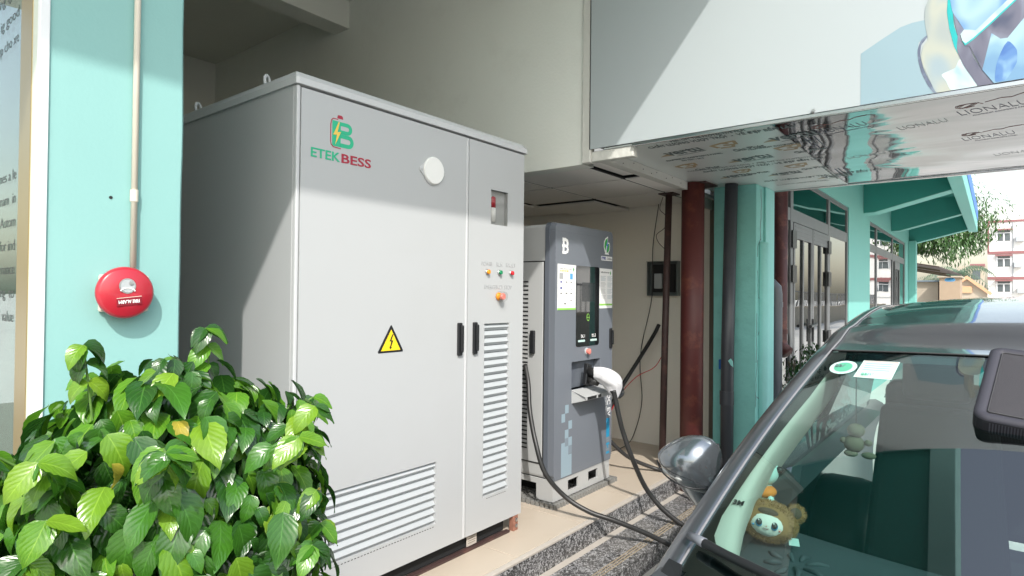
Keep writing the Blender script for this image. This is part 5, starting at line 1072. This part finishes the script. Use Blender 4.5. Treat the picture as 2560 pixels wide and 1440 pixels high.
tree('street_tree', 'broad green street tree mirrored in the glass doors', 25, -7.2, 4.6, 1.7, 2600, 41, lsize=.26); tree('street_tree', 'second dark street tree mirrored in the far glazing', 33, -7.5, 5, 2.0, 2600, 42, lsize=.3); tree('street_tree', 'street tree nearest the camera beyond the street wall', 14, -8, 5, 2.0, 2000, 43, lsize=.3)
# ================================================================ CAR
YC = -.17
car = thing('grey_car', 'dark metallic grey car facing the camera, parked below the canopy', 'car', (3.2, YC, -.27))
def wsf(u, v, lift=0):
    hw = .758 + (.608 - .758) * v + .012 * math.sin(math.pi * v); xe = 1.355 + .945 * v; ze = .645 + .475 * v + .012 * math.sin(math.pi * v)
    bow = .20 * (1 - v) + .10 * v; cr = -.01 * (1 - v) + .018 * v; q = 1 - abs(u) ** 2.2
    return Vector((xe - bow * q - .45 * lift, YC + hw * u, ze + cr * q + .89 * lift))
def wpatch(name, m, pts_or_range, lift, par, smooth=True, nu=40, nv=24):
    u0, u1, v0, v1 = pts_or_range; return MB().grid([[wsf(u0 + (u1 - u0) * i / nu, v0 + (v1 - v0) * k / nv, lift) for i in range(nu + 1)] for k in range(nv + 1)]).build(name, m, par, smooth=smooth, fix=False)
ws = wpatch('windscreen', M['car_glass'], (-1, 1, 0, 1), 0, car)
def wpoly(name, m, pts, lift, par, thick=0):
    """flat-ish patch following the glass, outline in (u, v), scanned row by row"""
    mb = MB(); vs = [p[1] for p in pts]; v0, v1 = min(vs), max(vs); n = 26; rows = []
    for i in range(n + 1):
        v = v0 + (v1 - v0) * (i + (.02 if i == 0 else (-.02 if i == n else 0))) / n; xs = []
        for a, b in zip(pts, pts[1:] + pts[:1]):
            if (a[1] <= v) != (b[1] <= v): xs.append(a[0] + (b[0] - a[0]) * (v - a[1]) / (b[1] - a[1]))
        if len(xs) < 2: continue
        lo, hi = min(xs), max(xs); rows.append([wsf(lo + (hi - lo) * k / 10, v, lift) for k in range(11)])
    return mb.grid(rows).build(name, m, par, smooth=True, fix=False, solid=thick)
# black border of the glass
fo = MB()
IN = [(0, .135), (.5, .142), (.80, .132), (.88, .126), (.93, .130), (.955, .152), (.968, .21), (.962, .37), (.950, .55), (.935, .73), (.935, .86), (.915, .925), (.85, .945), (.5, .952), (0, .955)]
OUT = [(0, 0), (.5, 0), (.8, 0), (.9, 0), (1, 0), (1, .1), (1, .21), (1, .37), (1, .55), (1, .73), (1, .88), (1, 1), (.85, 1), (.5, 1), (0, 1)]
def dens(L):
    o = []
    for a, b in zip(L, L[1:]):
        for k in range(5): o.append((a[0] + (b[0] - a[0]) * k / 5, a[1] + (b[1] - a[1]) * k / 5))
    return o + [L[-1]]
for sgn in (1, -1):
    A = dens(IN); B = dens(OUT); rows = []
    for t in range(5): rows.append([wsf(sgn * (b[0] + (a[0] - b[0]) * t / 4), b[1] + (a[1] - b[1]) * t / 4, -.003) for a, b in zip(A, B)])
    fo.grid(rows)
fo.build('glass_border', M['frit'], ws, smooth=True, fix=False)
# interior pillar trim
for sgn in (1, -1):
    rows = []
    for (v, uo, ui, dp) in ((.06, .97, .87, .03), (.12, .965, .855, .035), (.20, .975, .895, .035), (.26, .98, .92, .035), (.40, .985, .945, .04), (.56, .98, .947, .04), (.70, .972, .935, .04), (.86, .968, .94, .04), (.98, .975, .95, .05)):
        a = wsf(sgn * uo, v, -.012); b = wsf(sgn * (uo + ui) / 2, v, -.016); c = wsf(sgn * ui, v, -.030); d = wsf(sgn * (ui - .0), v, -.075) + Vector((.05, sgn * .015, -.02)); e = wsf(sgn * (uo), v, -.12) + Vector((.14, sgn * .02, -.03))
        rows.append([a, b, c, d, e])
    MB().grid(rows).build('pillar_trim', M['trim_light'], car, smooth=True, fix=False, sub=1)
text("3M", wsf(.965, .262, -.010), ((-.0, -1, 0), (.89, 0, .45)), .022, M['black'], car, off=.0006, sx=1)
# dashboard
rows = []
for i in range(15):
    x = 1.12 + i * .06
    row = []
    for k in range(25):
        y = -1.0 + 2 * k / 24; z = .600 + .028 * math.sin(min(1, i / 10) * 1.6) - (.10 * max(0, (i - 11) / 3) ** 2); row.append((x + .14 * y * y, YC + y * .80, z))
    rows.append(row)
db = MB().grid(rows).build('dashboard', M['dash'], car, smooth=True, fix=False)
MB().box(1.93, 2.02, YC - .74, YC + .74, .2, .54).build('dashboard_face', M['dash'], car, bevel=.02)
random.seed(8); m = MB()
for a, r0, r1 in ((15, .02, .075), (60, .035, .08), (115, .03, .07), (165, .03, .085), (200, .02, .08), (245, .03, .09), (300, .03, .085), (340, .03, .07)):
    c_, s_ = math.cos(math.radians(a)), math.sin(math.radians(a)); C0 = Vector((1.66, .40, .632)); m.tube([C0 + Vector((c_ * r0, s_ * r0, -.004)), C0 + Vector((c_ * (r0 + r1) / 2 - s_ * .006, s_ * (r0 + r1) / 2 + c_ * .006, -.001)), C0 + Vector((c_ * r1, s_ * r1, -.004))], [.004, .008, .004], 8)
m.build('speaker_flower', M['dash'], db, smooth=True)
# cabin
MB().box(1.5, 4.2, YC - .72, YC + .72, -.05, -.02).build('cabin_floor', M['cabin'], car)
for sy in (-1, 1):
    st = MB().box(2.45, 2.95, YC + sy * .36 - .25, YC + sy * .36 + .25, .05, .25).build('front_seat', M['cabin'], car, bevel=.05, seg=3)
    MB().add([(2.85, YC + sy * .36 - .24, .2), (2.85, YC + sy * .36 + .24, .2), (3.05, YC + sy * .36 + .2, .85), (3.05, YC + sy * .36 - .2, .85), (3.0, YC + sy * .36 - .24, .2), (3.0, YC + sy * .36 + .24, .2), (3.15, YC + sy * .36 + .2, .85), (3.15, YC + sy * .36 - .2, .85)], [(0, 1, 2, 3), (7, 6, 5, 4), (0, 4, 5, 1), (1, 5, 6, 2), (2, 6, 7, 3), (3, 7, 4, 0)]).build('seat_back', M['cabin'], st, bevel=.03, seg=3)
    MB().box(3.03, 3.13, YC + sy * .36 - .12, YC + sy * .36 + .12, .88, 1.05).build('headrest', M['cabin'], st, bevel=.03, seg=3)
MB().box(3.9, 4.1, YC - .65, YC + .65, .1, .85).build('rear_seat', M['cabin'], car, bevel=.05, seg=3)
m = MB(); m.tube([(2.12 + .05 * math.sin(a), YC - .36 + .18 * math.cos(a), .64 + .17 * math.sin(a)) for a in [k * math.pi / 12 for k in range(25)]], .014, 8, caps=False); m.tube([(1.95, YC - .36, .58), (2.12, YC - .36, .64)], .03, 8); m.build('steering_wheel', M['black'], car, smooth=True)
MB().box(2.12, 2.15, YC - .13, YC + .13, .98, 1.04).build('interior_mirror', M['black'], car, bevel=.01)
# roof
def roofz(x, s):  # s = |y|/half width
    prof = [(2.18, 1.137), (2.35, 1.176), (2.6, 1.222), (2.9, 1.262), (3.2, 1.292), (3.5, 1.312), (3.8, 1.318), (4.1, 1.308), (4.4, 1.28), (4.7, 1.23)]
    x = max(prof[0][0], min(prof[-1][0], x))
    for (a, za), (b, zb) in zip(prof, prof[1:]):
        if a <= x <= b: z = za + (zb - za) * (x - a) / (b - a); break
    return z - (.010 + .045 * min(1, (x - 2.18) / .6)) * s ** 2.3 * 1.0 - (.0)
rows = []; nU = 32
for i in range(27):
    f = i / 26; row = []
    for k in range(nU + 1):
        u = -1 + 2 * k / nU; e = wsf(u, 1); x = e.x + (4.55 - e.x) * f
        hw = .608 + .012 * math.sin(min(1, f * 1.5) * math.pi / 2) - .05 * max(0, f - .6)
        z = roofz(x, abs(u)); 
        zt = e.z + .004; w = min(1, f * 7); z = zt * (1 - w) + z * w if f < .15 else z
        row.append((x, YC + hw * u, z))
    rows.append(row)
rf = MB().grid(rows).build('roof_panel', M['paint'], car, smooth=True, fix=False)
MB().grid([[Vector(p) + Vector((0, 0, -.03)) for p in r] for r in rows]).build('headliner', M['headliner'], car, smooth=True, fix=False)
MB().tube([wsf(-1 + 2 * k / 40, 1.006, .001) for k in range(41)], .0032, 6).build('roof_seal', M['gasket'], car, smooth=True)
# pillars + roof rails, swept section
def edge_pt(t):
    if t <= 1: return wsf(1, t)
    r = rows[min(26, int(round((t - 1) * 26)))][-1]; return Vector(r)
for sgn in (1, -1):
    R_ = []; T_ = []; G_ = []
    ts = [i / 16 for i in range(17)] + [1 + i / 26 for i in range(2, 27)]
    for t in [-.06] + ts:
        e = edge_pt(max(t, 0)) if t >= 0 else wsf(1, 0) + Vector((-.055, .006, -.03))
        w = 1.0 if t < 1 else max(.8, 1 - .3 * (t - 1))
        sec = [(-.004, -.003), (.008, .006), (.026, .006), (.046, -.004), (.064, -.022), (.078, -.050), (.082, -.075)]
        R_.append([Vector((e.x, YC + sgn * (e.y - YC + a * w), e.z + b)) for a, b in sec])
        T_.append(Vector((e.x, YC + sgn * (e.y - YC + .001), e.z + .0035)))
    MB().grid(R_).build('screen_pillar', M['paint'], car, smooth=True, fix=False, sub=1)
    MB().tube(T_, .0034, 6).build('glass_seal', M['seal_grey'], car, smooth=True)
    m = MB().grid([[Vector((p[0], YC + sgn * (p[1] - YC - d), p[2] + .0015 + z)) for d, z in ((.045, .0), (.050, .003), (.062, .003), (.067, 0))] for p in [r[-1] for r in rows[1:]]]); m.build('roof_moulding', M['gasket'], car, smooth=True, fix=False)
# base-of-pillar cover
for sgn in (1, -1):
    e = wsf(1, 0); a = wsf(1, .035)
    P = [Vector((p.x + dx, YC + sgn * (p.y - YC + dy), p.z + dz)) for p, dx, dy, dz in ((a, -.01, -.010, .004), (a, .0, .028, .006), (e, -.005, .036, -.004), (e, -.05, .036, -.030), (e, -.06, -.01, -.040), (e, -.01, -.016, -.006))]
    MB().grid([[p + Vector((0, 0, .006)) for p in P], [p + Vector((0, 0, -.03)) for p in P]], closed=True).add([p + Vector((0, 0, .006)) for p in P], [tuple(range(6))]).build('cowl_corner', M['black'], car, bevel=.006)
# wipers
w1 = MB().tube([wsf(1.0, .098, .030), wsf(.94, .100, .030), wsf(.86, .098, .034), wsf(.6, .096, .036), wsf(.2, .08, .036)], [.009, .0115, .011, .011, .010], 8); w1.build('wiper_blade', M['black'], car, smooth=True)
MB().tube([wsf(1.005, .098, .031), wsf(.945, .100, .031)], [.0105, .0125], 8).build('wiper_tip', M['pvc_grey'], car, smooth=True)
MB().tube([wsf(.6, .10, .05), wsf(.3, .05, .06), wsf(.0, -.02, .03)], [.008, .009, .011], 8).build('wiper_arm', M['black'], car, smooth=True)
# lower body loft
XS = [(-.02, .50, .30, .12), (.02, .66, .42, .02), (.15, .80, .52, -.08), (.45, .875, .575, -.1), (.9, .90, .615, -.1), (1.25, .905, .632, -.1), (1.6, .905, .640, -.1), (2.2, .905, .655, -.1), (3.2, .905, .67, -.1), (4.2, .90, .69, -.1), (4.45, .88, .69, -.08), (4.6, .80, .60, 0)]
rowsL = []
for x, hw, bz, sz in XS:
    rowsL.append([(x, YC + s * hw * a, sz + (bz - sz) * b) for s, seq in ((1, [(.98, 0), (1, .25), (1, .55), (.975, .80), (.93, .93), (.875, .995)]),) for a, b in seq])
for sgn in (1, -1):
    MB().grid([[(p[0], YC + sgn * (p[1] - YC), p[2]) for p in r] for r in rowsL]).build('side_panel', M['paint'], car, smooth=True, fix=False, sub=1)
hd = []
for (x, hw, bz, sz) in XS[:6]:
    xx = x if x < 1.2 else 1.10
    hd.append([(xx + (.12 if x >= 1.2 else .0) * (abs(u) ** 2), YC + hw * .875 * u, bz + .012 + .03 * (1 - u * u) * min(1, (x + .1) / .5)) for u in [k / 10 - 1 for k in range(21)]])
MB().grid(hd).build('bonnet', M['paint'], car, smooth=True, fix=False)
MB().box(1.02, 1.32, YC - .70, YC + .70, .60, .612).build('cowl_panel', M['gasket'], car)
for sgn in (1, -1):  # shoulder between pillar base and side panel
    sh2 = []
    for t in range(8):
        x = 1.22 + t * .42; e = edge_pt(max(0, (x - 1.355) / .945)) if x < 2.3 else edge_pt(1 + (min(x, 4.5) - 2.2) / 2.4); y1 = .905 * .88
        sh2.append([(x, YC + sgn * .69, .640), (x, YC + sgn * .74, .645), (x, YC + sgn * y1, .655)])
    MB().grid(sh2).build('belt_shoulder', M['paint'], car, smooth=True, fix=False)
    gl = []
    for t in range(12):
        x = 1.62 + t * .24; e = edge_pt(max(0, (x - 1.355) / .945)) if x < 2.3 else edge_pt(min(2, 1 + (x - 2.3) / 2.25)); gl.append([(x, YC + sgn * .775, .66), (x, YC + sgn * (e.y - YC + .079), min(e.z - .06, 2))])
    MB().grid(gl).build('side_window', M['side_glass'], car, smooth=True, fix=False)
MB().add([(4.55, YC - .57, 1.22), (4.55, YC + .57, 1.22), (4.62, YC + .74, .66), (4.62, YC - .74, .66)], [(0, 1, 2, 3)]).build('rear_window', M['side_glass'], car)
for sgn in (1, -1):
    for x in (.42, 3.55):
        wh_ = MB().lathe([(.20, -.02), (.315, -.015), (.325, .03), (.325, .17), (.315, .21), (.20, .215)], (x, YC + sgn * .68 + (0 if sgn > 0 else -.2), .055), 'y', 32).build('wheel', M['rubber'], car, smooth=True)
        MB().lathe([(.19, -.024 if sgn < 0 else .216), (.19, -.02 if sgn < 0 else .222), (.05, .0 if sgn < 0 else .20)], (x, YC + sgn * .68 + (0 if sgn > 0 else -.2), .055), 'y', 24).build('wheel_rim', M['chrome'], wh_)
    MB().box(-.0, .12, YC + sgn * .62 - .16, YC + sgn * .62 + .1, .28, .38).build('headlight', M['chrome'], car, bevel=.02)
# door mirror
for sgn in (1, -1):
    S_ = lambda x, y, z: Vector((x, YC + sgn * (y - YC), z))
    # shell sections from inboard to outboard (y), each a loop in XZ
    secs = [(.700, 1.985, .740, .045, .085), (.722, 1.975, .758, .075, .110), (.765, 1.965, .765, .092, .112), (.820, 1.965, .762, .094, .098), (.866, 1.98, .758, .080, .068), (.902, 2.0, .754, .056, .036), (.922, 2.018, .752, .026, .014)]
    rws = []
    for (y, x, z, rx, rz) in secs:
        rws.append([S_(x + (rx * math.cos(a) * (1 if math.cos(a) < 0 else .25)), y, z + rz * math.sin(a) * (.78 if math.sin(a) > 0 else .95)) for a in [k * 2 * math.pi / 16 for k in range(16)]])
    mi_ = MB().grid(rws, closed=True).add(rws[0], [tuple(range(16))]).add(rws[-1], [tuple(range(16))]).build('door_mirror', M['mirror_shell'], car, smooth=True, sub=1)
    foot = [[S_(1.975, .905, .745), S_(1.915, .83, .728), S_(1.93, .735, .722), S_(2.05, .73, .74), S_(2.06, .86, .75)],
            [S_(1.985, .890, .700), S_(1.935, .82, .685), S_(1.95, .725, .680), S_(2.05, .72, .69), S_(2.06, .84, .70)],
            [S_(2.005, .860, .650), S_(1.965, .80, .635), S_(1.97, .715, .63), S_(2.06, .71, .64), S_(2.07, .81, .65)],
            [S_(2.03, .820, .600), S_(1.99, .77, .590), S_(1.99, .705, .59), S_(2.07, .70, .59), S_(2.08, .77, .60)]]
    MB().grid([list(r) for r in foot], closed=True).add(foot[0], [(0, 1, 2, 3, 4)]).add(foot[3], [(0, 1, 2, 3, 4)]).build('mirror_stalk', M['mirror_shell'], mi_, smooth=True, sub=2)
    MB().tube([S_(1.958, .90, .745), S_(1.915, .86, .722), S_(1.895, .80, .712), S_(1.91, .745, .712)], [.004, .008, .008, .004], 8).build('mirror_indicator', M['gauge_bg'], mi_, smooth=True)
    MB().tube(spline([S_(1.955, .908, .742), S_(1.908, .872, .724), S_(1.876, .82, .708), S_(1.880, .765, .694), S_(1.925, .715, .688)], 5), .0028, 6).build('mirror_seam', M['black'], mi_, smooth=True)
    MB().tube([S_(2.03, .915, .772), S_(2.035, .86, .692), S_(2.055, .80, .62), S_(2.07, .77, .60)], .004, 6).build('mirror_gasket', M['black'], mi_, smooth=True)
    MB().tube([S_(1.995, .715, .82), S_(1.995, .700, .76), S_(1.99, .70, .70)], .006, 6).build('mirror_gasket', M['black'], mi_, smooth=True)
# stickers behind the glass (parts of the car)
def ell(cu, cv, ru, rv, n=28): return [(cu + ru * math.cos(2 * math.pi * k / n), cv + rv * math.sin(2 * math.pi * k / n)) for k in range(n)]
st1 = wpoly('inspection_sticker', M['sticker_mint'], ell(.878, .901, .063, .040), .0015, car); st1['label'] = 'round green inspection sticker'
wpoly('sticker_disc', M['sticker_green'], ell(.878, .901, .042, .028), .0022, st1)
WU = ((-.0, -1, 0), (.893, 0, .45))
text("03/2028", wsf(.915, .896, .0050), WU, .020, M['ink'], st1, off=.0004, sx=1.05)
st2 = wpoly('paper_sticker', M['sticker_mint'], [(.805, .948), (.643, .948), (.643, .850), (.805, .850)], .0015, car); st2['label'] = 'square pale paper sticker'
m = MB(); q = [(.797, .943), (.651, .943), (.651, .855), (.797, .855), (.797, .943)]
for a, b in zip(q, q[1:]): m.tube([wsf(a[0], a[1], .002), wsf(b[0], b[1], .002)], .0008, 4)
m.build('sticker_border', M['salmon'], st2)
text("03/15", wsf(.775, .860, .0040), WU, .016, M['sticker_green'], st2, off=.0003)
m = MB()
for v in (.93, .918, .906, .894): m.tube([wsf(.785, v, .0022), wsf(.668, v, .0022)], .0005, 4)
m.build('sticker_text', M['sticker_green'], st2)
wpoly('mirror_mount', M['frit'], ell(.36, .965, .055, .055), -.004, ws)
# ================================================================ TOYS AND CUSHION
tm = thing('plush_monkey', 'brown furry plush monkey head with white face on the car dashboard', 'plush toy', (1.72, .50, .63))
def ico(c, r, sub=3, fn=None):
    b = bmesh.new(); bmesh.ops.create_icosphere(b, subdivisions=sub, radius=1); vs = []
    for v in b.verts:
        p = v.co.copy(); k = fn(p) if fn else 1; vs.append(Vector(c) + Vector((p.x * r[0], p.y * r[1], p.z * r[2])) * k)
    fs = [tuple(v.index for v in f.verts) for f in b.faces]; b.free(); return vs, fs
HC = Vector((1.755, .488, .690))
# face direction: towards -X and slightly up
fx = Vector((-.90, -.22, .38)).normalized(); ry = Vector((-.12, -1, 0)).normalized(); ry = (ry - fx * ry.dot(fx)).normalized(); uz = ry.cross(fx) * -1
if uz.z < 0: uz = -uz
def H(a, b, c): return HC + ry * a + uz * b + fx * c
bumpf = lambda p: 1 + .05 * noise.noise(p * 5) + .03 * noise.noise(p * 12)
def blob(name, m, c, r, par, fn=None, sub=3, smooth=True):
    vs, fs = ico((0, 0, 0), r, sub, fn); return MB().add([H(*c) + ry * v.x + uz * v.y + fx * v.z for v in vs], fs).build(name, m, par, smooth=smooth)
head = blob('furry_head', M['fur'], (0, 0, 0), (.074, .054, .050), tm, bumpf, 4)
for s in (-1, 1):
    e = blob('ear', M['fur'], (s * .064, .038, -.008), (.024, .024, .014), head, bumpf, 3); blob('ear_lining', M['fur2'], (s * .064, .038, .002), (.015, .015, .008), head)
# fur tufts: thin hair blades
fur = MB(); fr2 = random.Random(5)
for i in range(4200):
    d = Vector((fr2.gauss(0, 1), fr2.gauss(0, 1), fr2.gauss(0, 1))).normalized()
    if i % 4 == 0:
        s = fr2.choice((-1, 1)); base = Vector((s * .064 + d.x * .024, .038 + d.y * .024, -.008 + d.z * .014)); 
    else:
        base = Vector((d.x * .074, d.y * .054, d.z * .050))
        if d.z > .2 and (d.x / .74) ** 2 + ((d.y + .12) / .74) ** 2 < 1: continue
    t = (d + Vector((fr2.uniform(-.6, .6), fr2.uniform(-.6, .6), fr2.uniform(-.6, .6)))).normalized() * fr2.uniform(.0035, .0075); sd_ = t.cross(Vector((fr2.random(), fr2.random(), fr2.random()))).normalized() * .0011
    P = [H(*(base - sd_)), H(*(base + sd_)), H(*(base + t))]; fur.add(P, [(0, 1, 2)])
o = fur.build('fur_tufts', M['fur'], head, fix=False); o['kind'] = 'stuff'
blob('face_patch', M['plush_white'], (0, -.008, .022), (.048, .035, .034), tm)
blob('fringe', M['fur2'], (-.002, .020, .0435), (.026, .010, .012), tm)
for s in (-1, 1):
    ey = blob('eye', M['black'], (s * .019, -.012, .0535), (.0078, .0095, .004), tm, None, 2); blob('eye_rim', M['cyanp'], (s * .019, -.0135, .0522), (.0092, .0108, .004), tm, None, 2); blob('eye_glint', M['paper'], (s * .019 - .002, -.007, .0570), (.002, .003, .0015), ey, None, 1)
    blob('cheek', M['salmon' if s > 0 else 'ltblue'], (s * .033, -.021, .0440), (.0035, .003, .003), tm, None, 1)
m = MB(); m.tube([H(-.006, -.023, .0548), H(-.002, -.026, .0545), H(0, -.024, .0552), H(.002, -.026, .0545), H(.006, -.023, .0548)], .0009, 5); m.build('mouth', M['dkred'], tm)
blob('nose', M['salmon'], (0, -.018, .0555), (.002, .0016, .0012), tm, None, 1)
MB().prism([(0, 0), (.024, .004), (.030, -.014), (.005, -.018)], H(.055, -.028, .01), tuple(ry), tuple(uz), (.001, 0, 0)).build('tag', M['sticker_mint'], tm)
bb = thing('mint_bear_figure', 'pale mint bear figure with an orange collar behind the plush monkey', 'toy', (1.90, .53, .63))
def blobw(name, m, c, r, par, sub=3): vs, fs = ico(c, r, sub); return MB().add(vs, fs).build(name, m, par, smooth=True)
blobw('head', M['mint_plush'], (1.90, .545, .785), (.042, .046, .043), bb); blobw('body', M['mint_plush'], (1.90, .548, .715), (.034, .036, .045), bb); blobw('collar', M['orange_cloth'], (1.893, .543, .728), (.036, .040, .020), bb)
for s in (-1, 1): blobw('arm', M['mint_plush'], (1.868, .545 + s * .032, .700), (.016, .012, .024), bb); blobw('leg', M['mint_plush'], (1.862, .545 + s * .024, .660), (.030, .016, .016), bb); blobw('ear', M['black'], (1.90, .545 + s * .044 - .004, .795), (.010, .010, .010), bb)
hp = thing('hanging_plush', 'small cream plush bear hanging inside the windscreen', 'plush toy', (2.35, .36, .9))
hx, hy, hz = 2.32, .366, .815
blobw('head', M['beige_plush'], (hx, hy, hz + .045), (.025, .028, .024), hp, 2); blobw('body', M['beige_plush'], (hx, hy + .006, hz), (.024, .032, .03), hp, 2)
for s in (-1, 1): blobw('arm', M['beige_plush'], (hx, hy + s * .036, hz + .008), (.011, .013, .011), hp, 2); blobw('leg', M['beige_plush'], (hx - .005, hy - .012 + s * .026, hz - .032), (.013, .022, .012), hp, 2)
MB().tube([(hx, hy, hz + .07), (hx, hy, 1.10)], .0015, 5).build('hanging_cord', M['rubber'], hp)
# padded cushion lying on the windscreen
cu = thing('black_cushion', 'black padded mesh cushion with piped edge lying on the windscreen', 'cushion', (2.2, -.1, 1.1))
U0 = wsf(.335, .74, .0); ax = Vector((0, -1, 0)); ay = Vector((.29, -.037, .159)).normalized(); ax = Vector((-.06, -1, -.10)).normalized(); ax = (ax - ay * ax.dot(ay)).normalized(); nz = ax.cross(ay).normalized()
if nz.z < 0: nz = -nz
org = Vector((1.858, .047, 1.014))
def cpt(a, b, h): return org + ax * a + ay * b + nz * h
Wc, Hc = .42, .325
def crow(inset, h, r=.032): return [cpt(Wc / 2 + a, Hc / 2 + b, h) for a, b in rrect(Wc - 2 * inset, Hc - 2 * inset, max(.006, r - inset), 0, 0, 6)]
MB().grid([crow(.004, -.040), crow(.0, -.034), crow(.0, -.006), crow(.003, .0)], closed=True).add(crow(.004, -.040), [tuple(range(28))]).build('cushion_side', M['cushion_side'], cu, smooth=False)
MB().grid([crow(.0, -.001), crow(.001, .005), crow(.010, .0085), crow(.020, .008), crow(.026, .004)], closed=True).build('piped_border', M['piping'], cu, smooth=True)
MB().grid([crow(.026, .0045), crow(.05, .0075), crow(.10, .0095)], closed=True).add(crow(.10, .0095), [tuple(range(28))]).build('mesh_top', M['mesh_cloth'], cu, smooth=True)
mm_ = MB(); lp = crow(.028, .0065); mm_.tube(lp + [lp[0]], .0013, 5); mm_.build('seam_line', M['gasket'], cu, smooth=True)
rb = MB()
for i in range(60):
    a = .035 + i * (Wc - .07) / 60; rb.add([cpt(a, -.0012, -.004), cpt(a + .003, -.0012, -.004), cpt(a + .003, -.0012, -.034), cpt(a, -.0012, -.034)], [(0, 1, 2, 3)])
rb.build('side_ribs', M['piping'], cu)
